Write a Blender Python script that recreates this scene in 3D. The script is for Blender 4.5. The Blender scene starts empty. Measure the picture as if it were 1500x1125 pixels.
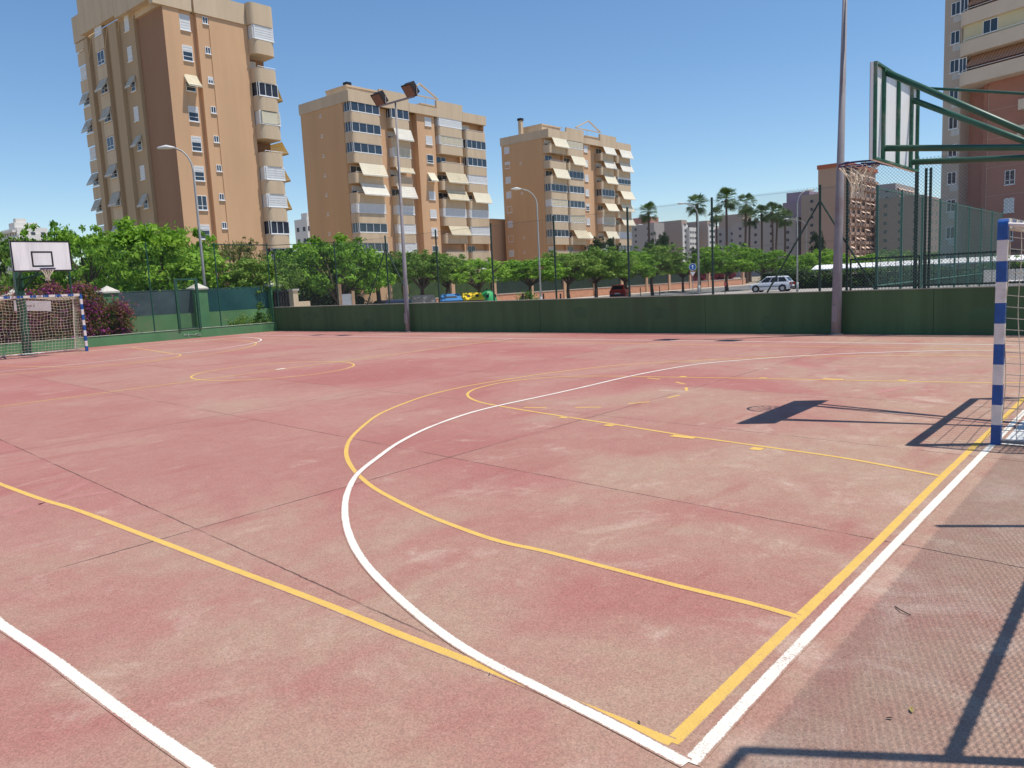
import bpy, math, random
import numpy as np
from mathutils import Vector, Matrix
random.seed(7); np.random.seed(7)
R = math.radians
S = bpy.context.scene
COL = S.collection
# ------------------------------------------------------------------ camera (court metres: X along baseline, Y along sideline)
YAW, PITCH, ROLL = 0.7099, -0.1297, -0.0482
CAM = Vector((-2.3636, -1.3439, 1.7189)); FL = 1134.6
_f = Vector((math.cos(YAW)*math.cos(PITCH), math.sin(YAW)*math.cos(PITCH), math.sin(PITCH)))
_r0 = _f.cross(Vector((0, 0, 1))).normalized(); _u0 = _r0.cross(_f)
_r = _r0*math.cos(ROLL)+_u0*math.sin(ROLL); _u = _u0*math.cos(ROLL)-_r0*math.sin(ROLL)
def ray(x, y): return _f+_r*((x-750)/FL)-_u*((y-562.5)/FL)
def G(x, y, z=0.0):
    d = ray(x, y); t = (z-CAM.z)/d.z; return CAM+d*t
def D(x, y, t): return CAM+ray(x, y)*t
cd = bpy.data.cameras.new('camera'); cam = bpy.data.objects.new('camera', cd); COL.objects.link(cam)
cd.sensor_width = 36; cd.lens = FL/1500*36; cd.clip_end = 5000; cd.clip_start = 0.05
m = Matrix(((_r.x, _u.x, -_f.x, CAM.x), (_r.y, _u.y, -_f.y, CAM.y), (_r.z, _u.z, -_f.z, CAM.z), (0, 0, 0, 1)))
cam.matrix_world = m; S.camera = cam
# ------------------------------------------------------------------ light
W = bpy.data.worlds.new('World'); S.world = W; W.use_nodes = True
SUN = Vector((0.193, -0.312, 1)).normalized()
nt = W.node_tree; bg = nt.nodes['Background']
sky = nt.nodes.new('ShaderNodeTexSky'); sky.sky_type = 'NISHITA'; sky.sun_disc = False
elev = math.asin(SUN.z); sky.sun_elevation = elev
sky.sun_rotation = math.atan2(SUN.x, SUN.y)
sky.air_density = 1.0; sky.dust_density = 0.06; sky.ozone_density = 3.0
hs = nt.nodes.new('ShaderNodeHueSaturation'); hs.inputs['Saturation'].default_value = 1.13; nt.links.new(sky.outputs[0], hs.inputs['Color'])
nt.links.new(hs.outputs[0], bg.inputs[0]); bg.inputs[1].default_value = 0.138
sl = bpy.data.lights.new('sun', 'SUN'); sl.energy = 5.0; sl.angle = R(0.36); sl.color = (1, 0.945, 0.85)
so = bpy.data.objects.new('sun', sl); COL.objects.link(so); so.rotation_euler = SUN.to_track_quat('Z', 'Y').to_euler(); so.location = (0, 0, 50)
S.view_settings.view_transform = 'Standard'; S.view_settings.look = 'None'; S.view_settings.exposure = 0
S.cycles.max_bounces = 6; S.cycles.transparent_max_bounces = 12
# ------------------------------------------------------------------ materials
MATS = {}
def mat(name, c, rough=0.8, var=0.12, scale=3.0, bump=0.0, bscale=40.0, metal=0.0, trans=0.0, stain=None, spec=0.3, streak=False):
    if name in MATS: return MATS[name]
    M = bpy.data.materials.new(name); M.use_nodes = True; n = M.node_tree.nodes; L = M.node_tree.links
    p = n['Principled BSDF']; p.inputs['Roughness'].default_value = rough; p.inputs['Metallic'].default_value = metal
    p.inputs['Specular IOR Level'].default_value = spec
    geo = n.new('ShaderNodeNewGeometry'); vec = geo.outputs['Position']
    if streak:
        mp = n.new('ShaderNodeMapping'); mp.inputs['Scale'].default_value = (1, 1, 0.12); L.new(vec, mp.inputs[0]); vec = mp.outputs[0]
    no = n.new('ShaderNodeTexNoise'); no.inputs['Scale'].default_value = scale; no.inputs['Detail'].default_value = 6; no.inputs['Roughness'].default_value = 0.65
    L.new(vec, no.inputs['Vector'])
    mr = n.new('ShaderNodeMapRange'); mr.inputs['From Min'].default_value = 0.3; mr.inputs['From Max'].default_value = 0.7
    mr.inputs['To Min'].default_value = 1-var; mr.inputs['To Max'].default_value = 1+var*0.7; L.new(no.outputs[0], mr.inputs[0])
    mx = n.new('ShaderNodeMix'); mx.data_type = 'RGBA'; mx.blend_type = 'MULTIPLY'; mx.inputs[0].default_value = 1
    mx.inputs[6].default_value = (*c, 1); L.new(mr.outputs[0], mx.inputs[7]); out = mx.outputs[2]
    if stain:
        n2 = n.new('ShaderNodeTexNoise'); n2.inputs['Scale'].default_value = scale*0.35; n2.inputs['Detail'].default_value = 8; n2.inputs['Roughness'].default_value = 0.7
        L.new(vec, n2.inputs['Vector'])
        m2 = n.new('ShaderNodeMapRange'); m2.inputs['From Min'].default_value = 0.52; m2.inputs['From Max'].default_value = 0.68; L.new(n2.outputs[0], m2.inputs[0])
        x2 = n.new('ShaderNodeMix'); x2.data_type = 'RGBA'; L.new(m2.outputs[0], x2.inputs[0]); L.new(out, x2.inputs[6]); x2.inputs[7].default_value = (*stain, 1); out = x2.outputs[2]
    L.new(out, p.inputs['Base Color'])
    if bump:
        nb = n.new('ShaderNodeTexNoise'); nb.inputs['Scale'].default_value = bscale; nb.inputs['Detail'].default_value = 4
        L.new(geo.outputs['Position'], nb.inputs['Vector']); b = n.new('ShaderNodeBump'); b.inputs['Strength'].default_value = bump; b.inputs['Distance'].default_value = 0.02
        L.new(nb.outputs[0], b.inputs['Height']); L.new(b.outputs[0], p.inputs['Normal'])
    if trans:
        tl = n.new('ShaderNodeBsdfTranslucent'); L.new(out, tl.inputs[0]); ms = n.new('ShaderNodeMixShader'); ms.inputs[0].default_value = trans
        L.new(p.outputs[0], ms.inputs[1]); L.new(tl.outputs[0], ms.inputs[2]); L.new(ms.outputs[0], n['Material Output'].inputs[0])
    MATS[name] = M; return M
def leafmat(name, cols, scale=1.2, trans=0.35, rnd=0.42):
    if name in MATS: return MATS[name]
    M = bpy.data.materials.new(name); M.use_nodes = True; n = M.node_tree.nodes; L = M.node_tree.links
    p = n['Principled BSDF']; p.inputs['Roughness'].default_value = 0.6; p.inputs['Specular IOR Level'].default_value = 0.2
    geo = n.new('ShaderNodeNewGeometry'); no = n.new('ShaderNodeTexNoise'); no.inputs['Scale'].default_value = scale; no.inputs['Detail'].default_value = 3
    L.new(geo.outputs['Position'], no.inputs['Vector'])
    ad = n.new('ShaderNodeMath'); ad.operation = 'MULTIPLY_ADD'; L.new(geo.outputs['Random Per Island'], ad.inputs[0]); ad.inputs[1].default_value = rnd
    sb = n.new('ShaderNodeMath'); sb.operation = 'SUBTRACT'; L.new(no.outputs[0], sb.inputs[0]); sb.inputs[1].default_value = 0.2; L.new(sb.outputs[0], ad.inputs[2])
    cr = n.new('ShaderNodeValToRGB'); el = cr.color_ramp.elements
    while len(el) < len(cols): el.new(0.5)
    oi = n.new('ShaderNodeObjectInfo'); o1 = n.new('ShaderNodeMath'); o1.operation = 'MULTIPLY_ADD'; L.new(oi.outputs['Random'], o1.inputs[0]); o1.inputs[1].default_value = 0.22; o1.inputs[2].default_value = -0.11
    o2 = n.new('ShaderNodeMath'); L.new(o1.outputs[0], o2.inputs[0]); L.new(ad.outputs[0], o2.inputs[1])
    for i, c in enumerate(cols): el[i].position = 0.15+0.7*i/(len(cols)-1); el[i].color = (*c, 1)
    L.new(o2.outputs[0], cr.inputs[0]); L.new(cr.outputs[0], p.inputs['Base Color'])
    tl = n.new('ShaderNodeBsdfTranslucent'); L.new(cr.outputs[0], tl.inputs[0]); ms = n.new('ShaderNodeMixShader'); ms.inputs[0].default_value = trans
    L.new(p.outputs[0], ms.inputs[1]); L.new(tl.outputs[0], ms.inputs[2]); L.new(ms.outputs[0], n['Material Output'].inputs[0])
    MATS[name] = M; return M
def courtcolor(n, L, pos):
    """painted, worn court surface colour; returns colour socket"""
    def noise(sc, det=6, ro=0.6, dist=0.0, stretch=None):
        t = n.new('ShaderNodeTexNoise'); t.inputs['Scale'].default_value = sc; t.inputs['Detail'].default_value = det; t.inputs['Roughness'].default_value = ro; t.inputs['Distortion'].default_value = dist
        if stretch:
            mp = n.new('ShaderNodeMapping'); mp.inputs['Rotation'].default_value = (0, 0, R(stretch[0])); mp.inputs['Scale'].default_value = (1, stretch[1], 1); L.new(pos, mp.inputs[0]); L.new(mp.outputs[0], t.inputs['Vector'])
        else: L.new(pos, t.inputs['Vector'])
        return t.outputs[0]
    def mrange(s, a, b, c=0, d=1):
        q = n.new('ShaderNodeMapRange'); q.inputs[1].default_value = a; q.inputs[2].default_value = b; q.inputs[3].default_value = c; q.inputs[4].default_value = d; L.new(s, q.inputs[0]); return q.outputs[0]
    def mix(f, a, b, bt='MIX'):
        q = n.new('ShaderNodeMix'); q.data_type = 'RGBA'; q.blend_type = bt
        for s, v in ((0, f), (6, a), (7, b)):
            if isinstance(v, (int, float)): q.inputs[s].default_value = v
            elif isinstance(v, tuple): q.inputs[s].default_value = (*v, 1)
            else: L.new(v, q.inputs[s])
        return q.outputs[2]
    def mth(op, a, b):
        q = n.new('ShaderNodeMath'); q.operation = op
        for i, v in enumerate((a, b)):
            if isinstance(v, (int, float)): q.inputs[i].default_value = v
            else: L.new(v, q.inputs[i])
        return q.outputs[0]
    sep = n.new('ShaderNodeSeparateXYZ'); L.new(pos, sep.inputs[0]); X, Y = sep.outputs[0], sep.outputs[1]
    c = mix(mrange(noise(0.32, 5, 0.6, 0.4), 0.35, 0.65), COURT_A, COURT_B)
    fl1 = mth('FLOOR', mth('DIVIDE', mth('SUBTRACT', Y, 4.17), 5.02), 0); fl2 = mth('FLOOR', mth('DIVIDE', mth('ADD', mth('SUBTRACT', X, mth('MULTIPLY', Y, 0.083)), 0.0), 2.69), 0)
    cv = n.new('ShaderNodeCombineXYZ'); L.new(fl1, cv.inputs[0]); L.new(fl2, cv.inputs[1]); wn = n.new('ShaderNodeTexWhiteNoise'); L.new(cv.outputs[0], wn.inputs['Vector'])
    c = mix(mrange(wn.outputs['Value'], 0, 1, 0, 0.42), c, WORN)
    # worn, bleached areas: more towards the near corner and behind the baseline
    near = mrange(Y, 7.0, -1.5, 0, 0.27)
    nx = mrange(X, -3.5, 2.0, 0.07, 0.0)
    w = mth('ADD', mth('ADD', noise(0.33, 9, 0.62, 0.6), near), nx)
    c = mix(mrange(w, 0.545, 0.72, 0, 0.80), c, WORN)
    w2 = noise(0.9, 9, 0.7, 0.5, (25, 2.2))
    c = mix(mrange(w2, 0.60, 0.72, 0, 0.45), c, PALE)
    w4 = mth('ADD', noise(1.5, 12, 0.72, 0.5), mth('MULTIPLY', near, 0.35))
    c = mix(mrange(w4, 0.60, 0.74, 0, 0.62), c, PALE)
    w5 = noise(3.1, 12, 0.75, 0.3, (-35, 1.8))
    c = mix(mrange(w5, 0.62, 0.74, 0, 0.5), c, PALE)
    c = mix(mrange(noise(5.0, 10, 0.7), 0.35, 0.65, 0, 0.28), c, DARKR)
    c = mix(mrange(noise(14.0, 8, 0.75), 0.62, 0.72, 0, 0.5), c, PALE)
    fk = n.new('ShaderNodeTexVoronoi'); fk.inputs['Scale'].default_value = 1.6; fk.inputs['Randomness'].default_value = 1.0; L.new(pos, fk.inputs['Vector'])
    c = mix(mrange(mth('ADD', fk.outputs['Distance'], mth('MULTIPLY', noise(40, 3, 0.6), 0.03)), 0.022, 0.03, 0.9, 0), c, (0.66, 0.52, 0.42))
    w3 = noise(0.55, 6, 0.6, 0.2, (-20, 3.0))
    c = mix(mrange(w3, 0.56, 0.70, 0, 0.4), c, DARKR)
    # granular aggregate
    vo = n.new('ShaderNodeTexVoronoi'); vo.inputs['Scale'].default_value = 130; L.new(pos, vo.inputs['Vector'])
    bw = n.new('ShaderNodeRGBToBW'); L.new(vo.outputs['Color'], bw.inputs[0])
    c = mix(1.0, c, mrange(bw.outputs[0], 0.1, 0.9, 0.80, 1.16), 'MULTIPLY')
    g = noise(75, 3, 0.8)
    c = mix(mrange(g, 0.30, 0.40, 0.62, 0), c, (0.10, 0.06, 0.06))
    c = mix(mrange(noise(150, 2, 0.9), 0.66, 0.72, 0, 0.7), c, (0.62, 0.55, 0.48))
    # joints of the slabs
    def joint(coord, period, off, wd):
        q = mth('PINGPONG', mth('SUBTRACT', coord, off), period/2)
        return mrange(q, wd*0.45, wd, 1, 0)
    wob = mth('MULTIPLY', mth('SUBTRACT', noise(6, 5, 0.8), 0.5), 0.035)
    j1 = joint(mth('ADD', Y, wob), 5.02, 4.17, 0.011)
    j2 = joint(mth('ADD', mth('SUBTRACT', X, mth('MULTIPLY', Y, 0.083)), wob), 2.69, -0.005, 0.009)
    j1 = mth('MULTIPLY', j1, mrange(Y, 0.2, 0.6)); j2 = mth('MULTIPLY', j2, mth('MAXIMUM', mrange(Y, 1.2, 1.7), mrange(X, 1.0, 1.4)))
    j = mth('MULTIPLY', mth('MAXIMUM', j1, j2), mrange(noise(1.1, 4, 0.6), 0.36, 0.52, 0.05, 0.85))
    c = mix(j, c, (0.06, 0.035, 0.035))
    return c, g, mix, mrange, noise
COURT_A = (0.355, 0.128, 0.115); COURT_B = (0.42, 0.205, 0.175); WORN = (0.395, 0.285, 0.205); PALE = (0.54, 0.42, 0.335); DARKR = (0.315, 0.09, 0.083)
def surf(name, paint=None, wear=0.5):
    M = bpy.data.materials.new(name); M.use_nodes = True; n = M.node_tree.nodes; L = M.node_tree.links
    p = n['Principled BSDF']; p.inputs['Roughness'].default_value = 0.85; p.inputs['Specular IOR Level'].default_value = 0.25
    geo = n.new('ShaderNodeNewGeometry'); pos = geo.outputs['Position']
    c, g, mix, mrange, noise = courtcolor(n, L, pos)
    if paint:
        a = n.new('ShaderNodeMath'); a.operation = 'ADD'; L.new(noise(110, 4, 0.85), a.inputs[0])
        b = n.new('ShaderNodeMath'); b.operation = 'MULTIPLY'; L.new(noise(1.7, 5, 0.7), b.inputs[0]); b.inputs[1].default_value = 0.55; L.new(b.outputs[0], a.inputs[1])
        at = n.new('ShaderNodeAttribute'); at.attribute_name = 'edge'; e_ = n.new('ShaderNodeMath'); e_.operation = 'POWER'; L.new(at.outputs['Fac'], e_.inputs[0]); e_.inputs[1].default_value = 1.3
        a3 = n.new('ShaderNodeMath'); a3.operation = 'MULTIPLY_ADD'; L.new(e_.outputs[0], a3.inputs[0]); a3.inputs[1].default_value = 0.62; L.new(a.outputs[0], a3.inputs[2])
        a4 = n.new('ShaderNodeMath'); a4.operation = 'MULTIPLY_ADD'; L.new(noise(45, 5, 0.8), a4.inputs[0]); a4.inputs[1].default_value = 0.35; L.new(a3.outputs[0], a4.inputs[2])
        f = mrange(a4.outputs[0], 0.72+wear*0.5, 0.80+wear*0.5, 1, 0.0)
        pc = mix(mrange(noise(8, 5, 0.7), 0.3, 0.7), paint, tuple(v*0.86 for v in paint))
        c = mix(f, c, pc)
    L.new(c, p.inputs['Base Color'])
    b = n.new('ShaderNodeBump'); b.inputs['Strength'].default_value = 0.55; b.inputs['Distance'].default_value = 0.012; L.new(g, b.inputs['Height']); L.new(b.outputs[0], p.inputs['Normal'])
    return M
# ------------------------------------------------------------------ mesh builder
class MB:
    def __init__(s, T=None): s.v = []; s.f = []; s.mi = []; s.T = T; s.m = 0; s.edge = []
    def pt(s, p):
        if s.T: p = s.T(*p)
        s.v.append((p[0], p[1], p[2])); return len(s.v)-1
    def face(s, pts):
        s.f.append([s.pt(p) for p in pts]); s.mi.append(s.m); return s
    def idx(s, ids): s.f.append(list(ids)); s.mi.append(s.m)
    def box(s, x0, x1, y0, y1, z0, z1):
        a = [s.pt(p) for p in ((x0, y0, z0), (x1, y0, z0), (x1, y1, z0), (x0, y1, z0), (x0, y0, z1), (x1, y0, z1), (x1, y1, z1), (x0, y1, z1))]
        for q in ((0, 3, 2, 1), (4, 5, 6, 7), (0, 1, 5, 4), (1, 2, 6, 5), (2, 3, 7, 6), (3, 0, 4, 7)): s.idx([a[i] for i in q])
        return s
    def prism(s, poly, z0, z1):
        n = len(poly); a = [s.pt((x, y, z0)) for x, y in poly]; b = [s.pt((x, y, z1)) for x, y in poly]
        s.idx(a[::-1]); s.idx(b)
        for i in range(n): s.idx((a[i], a[(i+1) % n], b[(i+1) % n], b[i]))
        return s
    def tube(s, pts, r, n=8, cap=True, flat=1.0):
        pts = [Vector(p) for p in pts]; rs = r if isinstance(r, (list, tuple)) else [r]*len(pts); rings = []
        up = None
        for i, p in enumerate(pts):
            d = (pts[min(i+1, len(pts)-1)]-pts[max(i-1, 0)])
            if d.length < 1e-9: d = Vector((0, 0, 1))
            d.normalize()
            if up is None: up = Vector((0, 0, 1)) if abs(d.z) < 0.9 else Vector((1, 0, 0))
            a = d.cross(up)
            if a.length < 1e-4: a = d.cross(Vector((0.3, 1, 0.2)))
            a.normalize(); b = d.cross(a); up = b*-1 if False else up
            o = math.pi/n
            rings.append([s.pt(p+a*(rs[i]*math.cos(o+2*math.pi*k/n))+b*(rs[i]*flat*math.sin(o+2*math.pi*k/n))) for k in range(n)])
        for A, B in zip(rings, rings[1:]):
            for k in range(n): s.idx((A[k], B[k], B[(k+1) % n], A[(k+1) % n]))
        if cap: s.idx(rings[0]); s.idx(rings[-1][::-1])
        return s
    def ring(s, c, R0, r, n=24, m=6, ax=None):
        pts = [(c[0]+R0*math.cos(2*math.pi*i/n), c[1]+R0*math.sin(2*math.pi*i/n), c[2]) for i in range(n+1)]
        return s.tube(pts, r, m, cap=False)
    def build(s, name, mats, parent=None, smooth=False, loc=None):
        me = bpy.data.meshes.new(name); me.from_pydata(s.v, [], s.f)
        for q in (mats if isinstance(mats, (list, tuple)) else [mats]): me.materials.append(q)
        if any(s.mi): me.polygons.foreach_set('material_index', s.mi)
        if smooth: me.polygons.foreach_set('use_smooth', [True]*len(s.f))
        if s.edge: me.attributes.new('edge', 'FLOAT', 'POINT').data.foreach_set('value', s.edge)
        me.update(); o = bpy.data.objects.new(name, me); COL.objects.link(o)
        if parent: o.parent = parent
        if loc: o.location = loc
        return o
def tag(o, label=None, cat=None, group=None, kind=None):
    if label: o['label'] = label
    if cat: o['category'] = cat
    if group: o['group'] = group
    if kind: o['kind'] = kind
    return o
def empty(name, loc=(0, 0, 0), rz=0):
    o = bpy.data.objects.new(name, None); COL.objects.link(o); o.location = loc; o.rotation_euler = (0, 0, rz); o.empty_display_size = 0.3; return o
def copy_tree(o, parent=None):
    c = o.copy(); COL.objects.link(c)
    if parent: c.parent = parent
    for ch in o.children: copy_tree(ch, c)
    return c
def rpoly(x0, x1, y0, y1, r, corners='ab', n=5):
    """rectangle footprint, front at y0, corner a=(x0,y0) b=(x1,y0) rounded"""
    P = []
    if 'a' in corners: P += [(x0+r-r*math.cos(t), y0+r-r*math.sin(t)) for t in [math.pi/2*i/n for i in range(n+1)]]
    else: P.append((x0, y0))
    if 'b' in corners: P += [(x1-r+r*math.sin(t), y0+r-r*math.cos(t)) for t in [math.pi/2*i/n for i in range(n+1)]]
    else: P.append((x1, y0))
    P += [(x1, y1), (x0, y1)]; return P
# ------------------------------------------------------------------ material palette
white_p = mat('white_paint', (0.78, 0.78, 0.76), 0.5, 0.06)
frame_w = mat('window_frame_white', (0.80, 0.81, 0.82), 0.45, 0.04)
glass_d = mat('window_glass', (0.035, 0.05, 0.075), 0.08, 0.35, 0.6, spec=0.6)
blind_w = mat('blind_white', (0.70, 0.71, 0.72), 0.6, 0.08, 2)
blind_c = mat('blind_cream', (0.62, 0.56, 0.43), 0.8, 0.12, 3)
awn_c = mat('awning_cream', (0.80, 0.74, 0.58), 0.8, 0.08, 2, trans=0.2)
awn_g = mat('awning_grey', (0.60, 0.56, 0.48), 0.8, 0.1, 2, trans=0.2)
awn_y = mat('awning_ochre', (0.62, 0.40, 0.12), 0.8, 0.1, 2, trans=0.25)
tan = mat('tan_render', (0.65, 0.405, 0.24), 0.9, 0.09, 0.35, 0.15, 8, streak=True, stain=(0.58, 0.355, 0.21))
tan_shade = mat('tan_dark_shade', (0.33, 0.185, 0.115), 0.9, 0.09, 0.4, 0.15, 8, streak=True)  # brown recess paint, darkened further with the shade of the tower's side
cream = mat('cream_render', (0.60, 0.47, 0.33), 0.9, 0.10, 0.8, 0.1, 8, streak=True, stain=(0.52, 0.39, 0.265))
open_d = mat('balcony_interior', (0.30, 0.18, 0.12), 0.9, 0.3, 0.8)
green_w = mat('green_painted_wall', (0.10, 0.25, 0.115), 0.75, 0.14, 1.6, 0.12, 25, stain=(0.13, 0.22, 0.12))
green_d = mat('dark_green_painted_wall', (0.082, 0.145, 0.066), 0.8, 0.2, 1.6, 0.15, 25, stain=(0.068, 0.108, 0.052), streak=True)
green_m = mat('green_metal', (0.022, 0.09, 0.055), 0.45, 0.2, 6, spec=0.5)
fence_g = mat('fence_green_metal', (0.012, 0.045, 0.032), 0.5, 0.2, 6)
wire_m = mat('fence_wire', (0.05, 0.085, 0.075), 0.5, 0.15, 6)
wire_l = mat('fence_wire_grey', (0.16, 0.20, 0.21), 0.5, 0.15, 6)
pole_m = mat('pole_galvanised', (0.26, 0.24, 0.25), 0.55, 0.12, 3, stain=(0.21, 0.165, 0.165))
lamp_gr = mat('lamp_post_grey', (0.36, 0.37, 0.37), 0.5, 0.1, 3)
blue_p = mat('goal_blue_paint', (0.014, 0.085, 0.33), 0.4, 0.25, 9, spec=0.4, stain=(0.03, 0.13, 0.40))
goal_w = mat('goal_white_paint', (0.76, 0.70, 0.68), 0.5, 0.12, 12, spec=0.3, stain=(0.60, 0.52, 0.47), bump=.15, bscale=60)
net_c = mat('net_cord', (0.70, 0.63, 0.50), 0.9, 0.15, 10)
black = mat('black_paint', (0.02, 0.018, 0.022), 0.6, 0.1)
brick = mat('street_wall_brick', (0.60, 0.30, 0.19), 0.9, 0.16, 2.2, 0.3, 14)
pillar_m = mat('street_pillar', (0.60, 0.38, 0.24), 0.9, 0.1, 2)
screen_g = mat('green_screen_cloth', (0.025, 0.045, 0.032), 0.9, 0.25, 1.2)
screen_b = mat('blue_grey_screen', (0.06, 0.095, 0.105), 0.8, 0.3, 1.1, stain=(0.12, 0.145, 0.155))
bark = mat('bark', (0.10, 0.075, 0.055), 0.95, 0.3, 5, 0.4, 20)
palm_bark = mat('palm_bark', (0.12, 0.085, 0.065), 0.95, 0.25, 5, 0.4, 12)
rubber = mat('tyre_rubber', (0.012, 0.012, 0.013), 0.85)
rim_m = mat('alloy_rim', (0.42, 0.43, 0.45), 0.35, 0.1, metal=0.6)
conc = mat('concrete_pale', (0.50, 0.46, 0.41), 0.9, 0.12, 1.5, 0.2, 20)
# ------------------------------------------------------------------ ground and court
b = MB(); b.box(-1800, 1800, -1800, 1800, -0.9, -0.44)
tag(b.build('ground', mat('dry_earth', (0.34, 0.27, 0.19), 0.95, 0.25, 0.15, 0.3, 3, stain=(0.22, 0.20, 0.12))), kind='structure')
b = MB(); b.box(18.75, 170, 31.2, 35.0, -0.5, -0.28)
tag(b.build('pavement', mat('pavement_tiles', (0.50, 0.43, 0.36), 0.9, 0.12, 0.8, 0.2, 10)), kind='structure')
b = MB(); b.box(58, 64, -20, 31.2, -0.5, -0.30); b.box(76.5, 150, -20, 31.2, -0.5, -0.29)
tag(b.build('path', conc), kind='structure')
b = MB(); b.box(18.75, 57.9, -20, 31.15, -0.6, -0.34)
tag(b.build('sand', mat('sandy_ground', (0.50, 0.42, 0.32), 0.95, 0.2, 0.5, 0.2, 6)), kind='structure')
road_m = mat('asphalt', (0.16, 0.155, 0.15), 0.9, 0.15, 0.6, 0.3, 30)
b = MB(); b.box(0, 400, 35.0, 47.0, -0.6, -0.40)
tag(b.build('road', road_m), kind='structure')
b = MB(); b.box(64.05, 76.45, -60, 34.9, -0.6, -0.27)
tag(b.build('side_road', mat('pale_asphalt', (0.36, 0.33, 0.30), 0.9, 0.12, 0.7, 0.3, 30)), kind='structure')
b = MB(); b.box(0, 400, 47.0, 50.0, -0.6, -0.27)
tag(b.build('far_pavement', MATS['pavement_tiles']), kind='structure')
b = MB()
for y in (38.9, 43.0):
    for i in range(60): b.box(22+i*6, 24.5+i*6, y, y+0.12, -0.402, -0.394)
tag(b.build('road_markings', white_p), kind='structure')
b = MB(); b.box(-9, 18.4, -6, 31, -0.6, 0.0)
tag(b.build('sports_court', surf('court_surface')), kind='structure')
def catmull(P, n=8):
    P = [Vector(p) for p in P]; out = []
    Q = [P[0]*2-P[1]]+P+[P[-1]*2-P[-2]]
    for i in range(1, len(Q)-2):
        a, b_, c, d = Q[i-1:i+3]
        for k in range(n):
            t = k/n; out.append(0.5*((2*b_)+(c-a)*t+(2*a-5*b_+4*c-d)*t*t+(3*b_-3*c+d-a)*t**3))
    out.append(P[-1]); return out
def smooth(P, it=2):
    for _ in range(it): P = [P[0]]+[(P[i-1]+P[i]*2+P[i+1])/4 for i in range(1, len(P)-1)]+[P[-1]]
    return P
def resample(P, step):
    out = [P[0]]; acc = 0
    for a, c in zip(P, P[1:]):
        d = (c-a).length
        if d < 1e-6: continue
        t = step-acc
        while t <= d: out.append(a+(c-a)*(t/d)); t += step
        acc = (acc+d) % step
    if (out[-1]-P[-1]).length > 1e-3: out.append(P[-1])
    return out
def strip(b, P, w, z, jit=0.0011, step=0.03):
    P = resample([Vector((p[0], p[1], 0)) for p in P], step); prev = None
    for i, p in enumerate(P):
        d = (P[min(i+1, len(P)-1)]-P[max(i-1, 0)]).normalized(); nrm = Vector((-d.y, d.x, 0)); cur = []
        for k in (1.2, .72, -.72, -1.2): q = p+nrm*(w/2*k); cur.append(b.pt((q.x, q.y, z))); b.edge.append(1.0 if abs(k) > 1 else 0.0)
        if prev:
            for k in range(3): b.idx((prev[k], prev[k+1], cur[k+1], cur[k]))
        prev = cur
def px(L, it=2): return smooth(catmull([G(*p) for p in L]), it)
def arcw(cx, cy, r, a0, a1, n=60): return [Vector((cx+r*math.cos(R(a0+(a1-a0)*i/n)), cy+r*math.sin(R(a0+(a1-a0)*i/n)), 0)) for i in range(n+1)]
Lc = 28.515; YW = MB(); zy = 0.0014; zw = 0.0032
base_y = [G(984, 1088), G(1083, 990), G(1170, 904), G(1234, 845), G(1283, 796), G(1328.6, 751), G(1380, 697), G(1431, 650), G(1473, 611)]
strip(YW, smooth(base_y+[Vector((9, 0.03, 0)), Vector((15.0, 0.03, 0))], 1), 0.062, zy)
side_y = [(984, 1088), (924, 1063), (844, 1031), (764, 999), (708, 977), (652, 955), (580, 927), (500, 894), (420, 863), (326, 828), (224, 789), (116, 748), (60, 731), (0, 709)]
S1 = px(side_y); strip(YW, S1+[Vector((0.03, Lc, 0))], 0.055, zy+.0002)
tp = [(1170, 904), (1100, 884), (1000, 860), (900, 834), (800, 808), (740, 795), (692, 780), (620, 752), (560, 722), (534, 704), (515, 684), (507, 664), (512, 645), (528.5, 627), (555, 607), (592, 591), (629, 578.5), (682, 566), (756, 553.5), (816, 545), (890, 536.5), (965, 531), (1040, 527), (1164, 522)]
strip(YW, px(tp)+[Vector((13.8, 1.6, 0)), Vector((13.75, 0.05, 0))], 0.05, zy+0.0003)
ft = [(1376, 697), (1239, 671.5), (1127, 655.5), (1052, 645), (996, 637), (890, 620), (816, 608.5), (756, 599), (711, 591), (691, 584.5), (684.6, 578), (691, 572), (704, 567.5), (734, 560.7), (779, 555), (834, 551.5), (890, 551), (965, 552.2), (1040, 553.3), (1164, 555.5), (1313, 558.5), (1451, 561)]
strip(YW, px(ft)+[Vector((10.45, 0.05, 0))], 0.048, zy+0.0006)
for a, c in (((767, 597), (801, 597.5)), ((843, 597), (880, 596.5)), ((920, 591.5), (952, 588.5)), ((978, 583), (995, 579)), ((1006, 572.5), (1005, 567.5)), ((990, 559.6), (1003, 562.6)), ((948, 553.6), (967, 555.8))):
    strip(YW, [G(*a), G(*c)], 0.05, zy)
for x, y, l, w in ((820, 611, .12, .1), (886, 622.5, .12, .1), (984, 638, .28, .12), (1100, 656.5, .12, .12), (1113, 553.5, .12, .1), (1206, 555, .3, .1), (1316, 557, .12, .1), (996, 551.5, .12, .1)):
    p = G(x, y); strip(YW, [p, p+Vector((0.0, -l, 0))], w, zy+0.0009)
strip(YW, [Vector((0.05, Lc/2, 0)), Vector((7.5, Lc/2, 0)), Vector((14.95, Lc/2, 0))], 0.05, zy)
strip(YW, arcw(7.5, Lc/2, 1.78, 0, 360, 80), 0.05, zy+0.0004)
strip(YW, [Vector((15, 0, 0)), Vector((15, Lc, 0))], 0.045, zy+.00045); strip(YW, [Vector((0, Lc-.05, 0)), Vector((15, Lc-.05, 0))], 0.05, zy+.0007)
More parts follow.
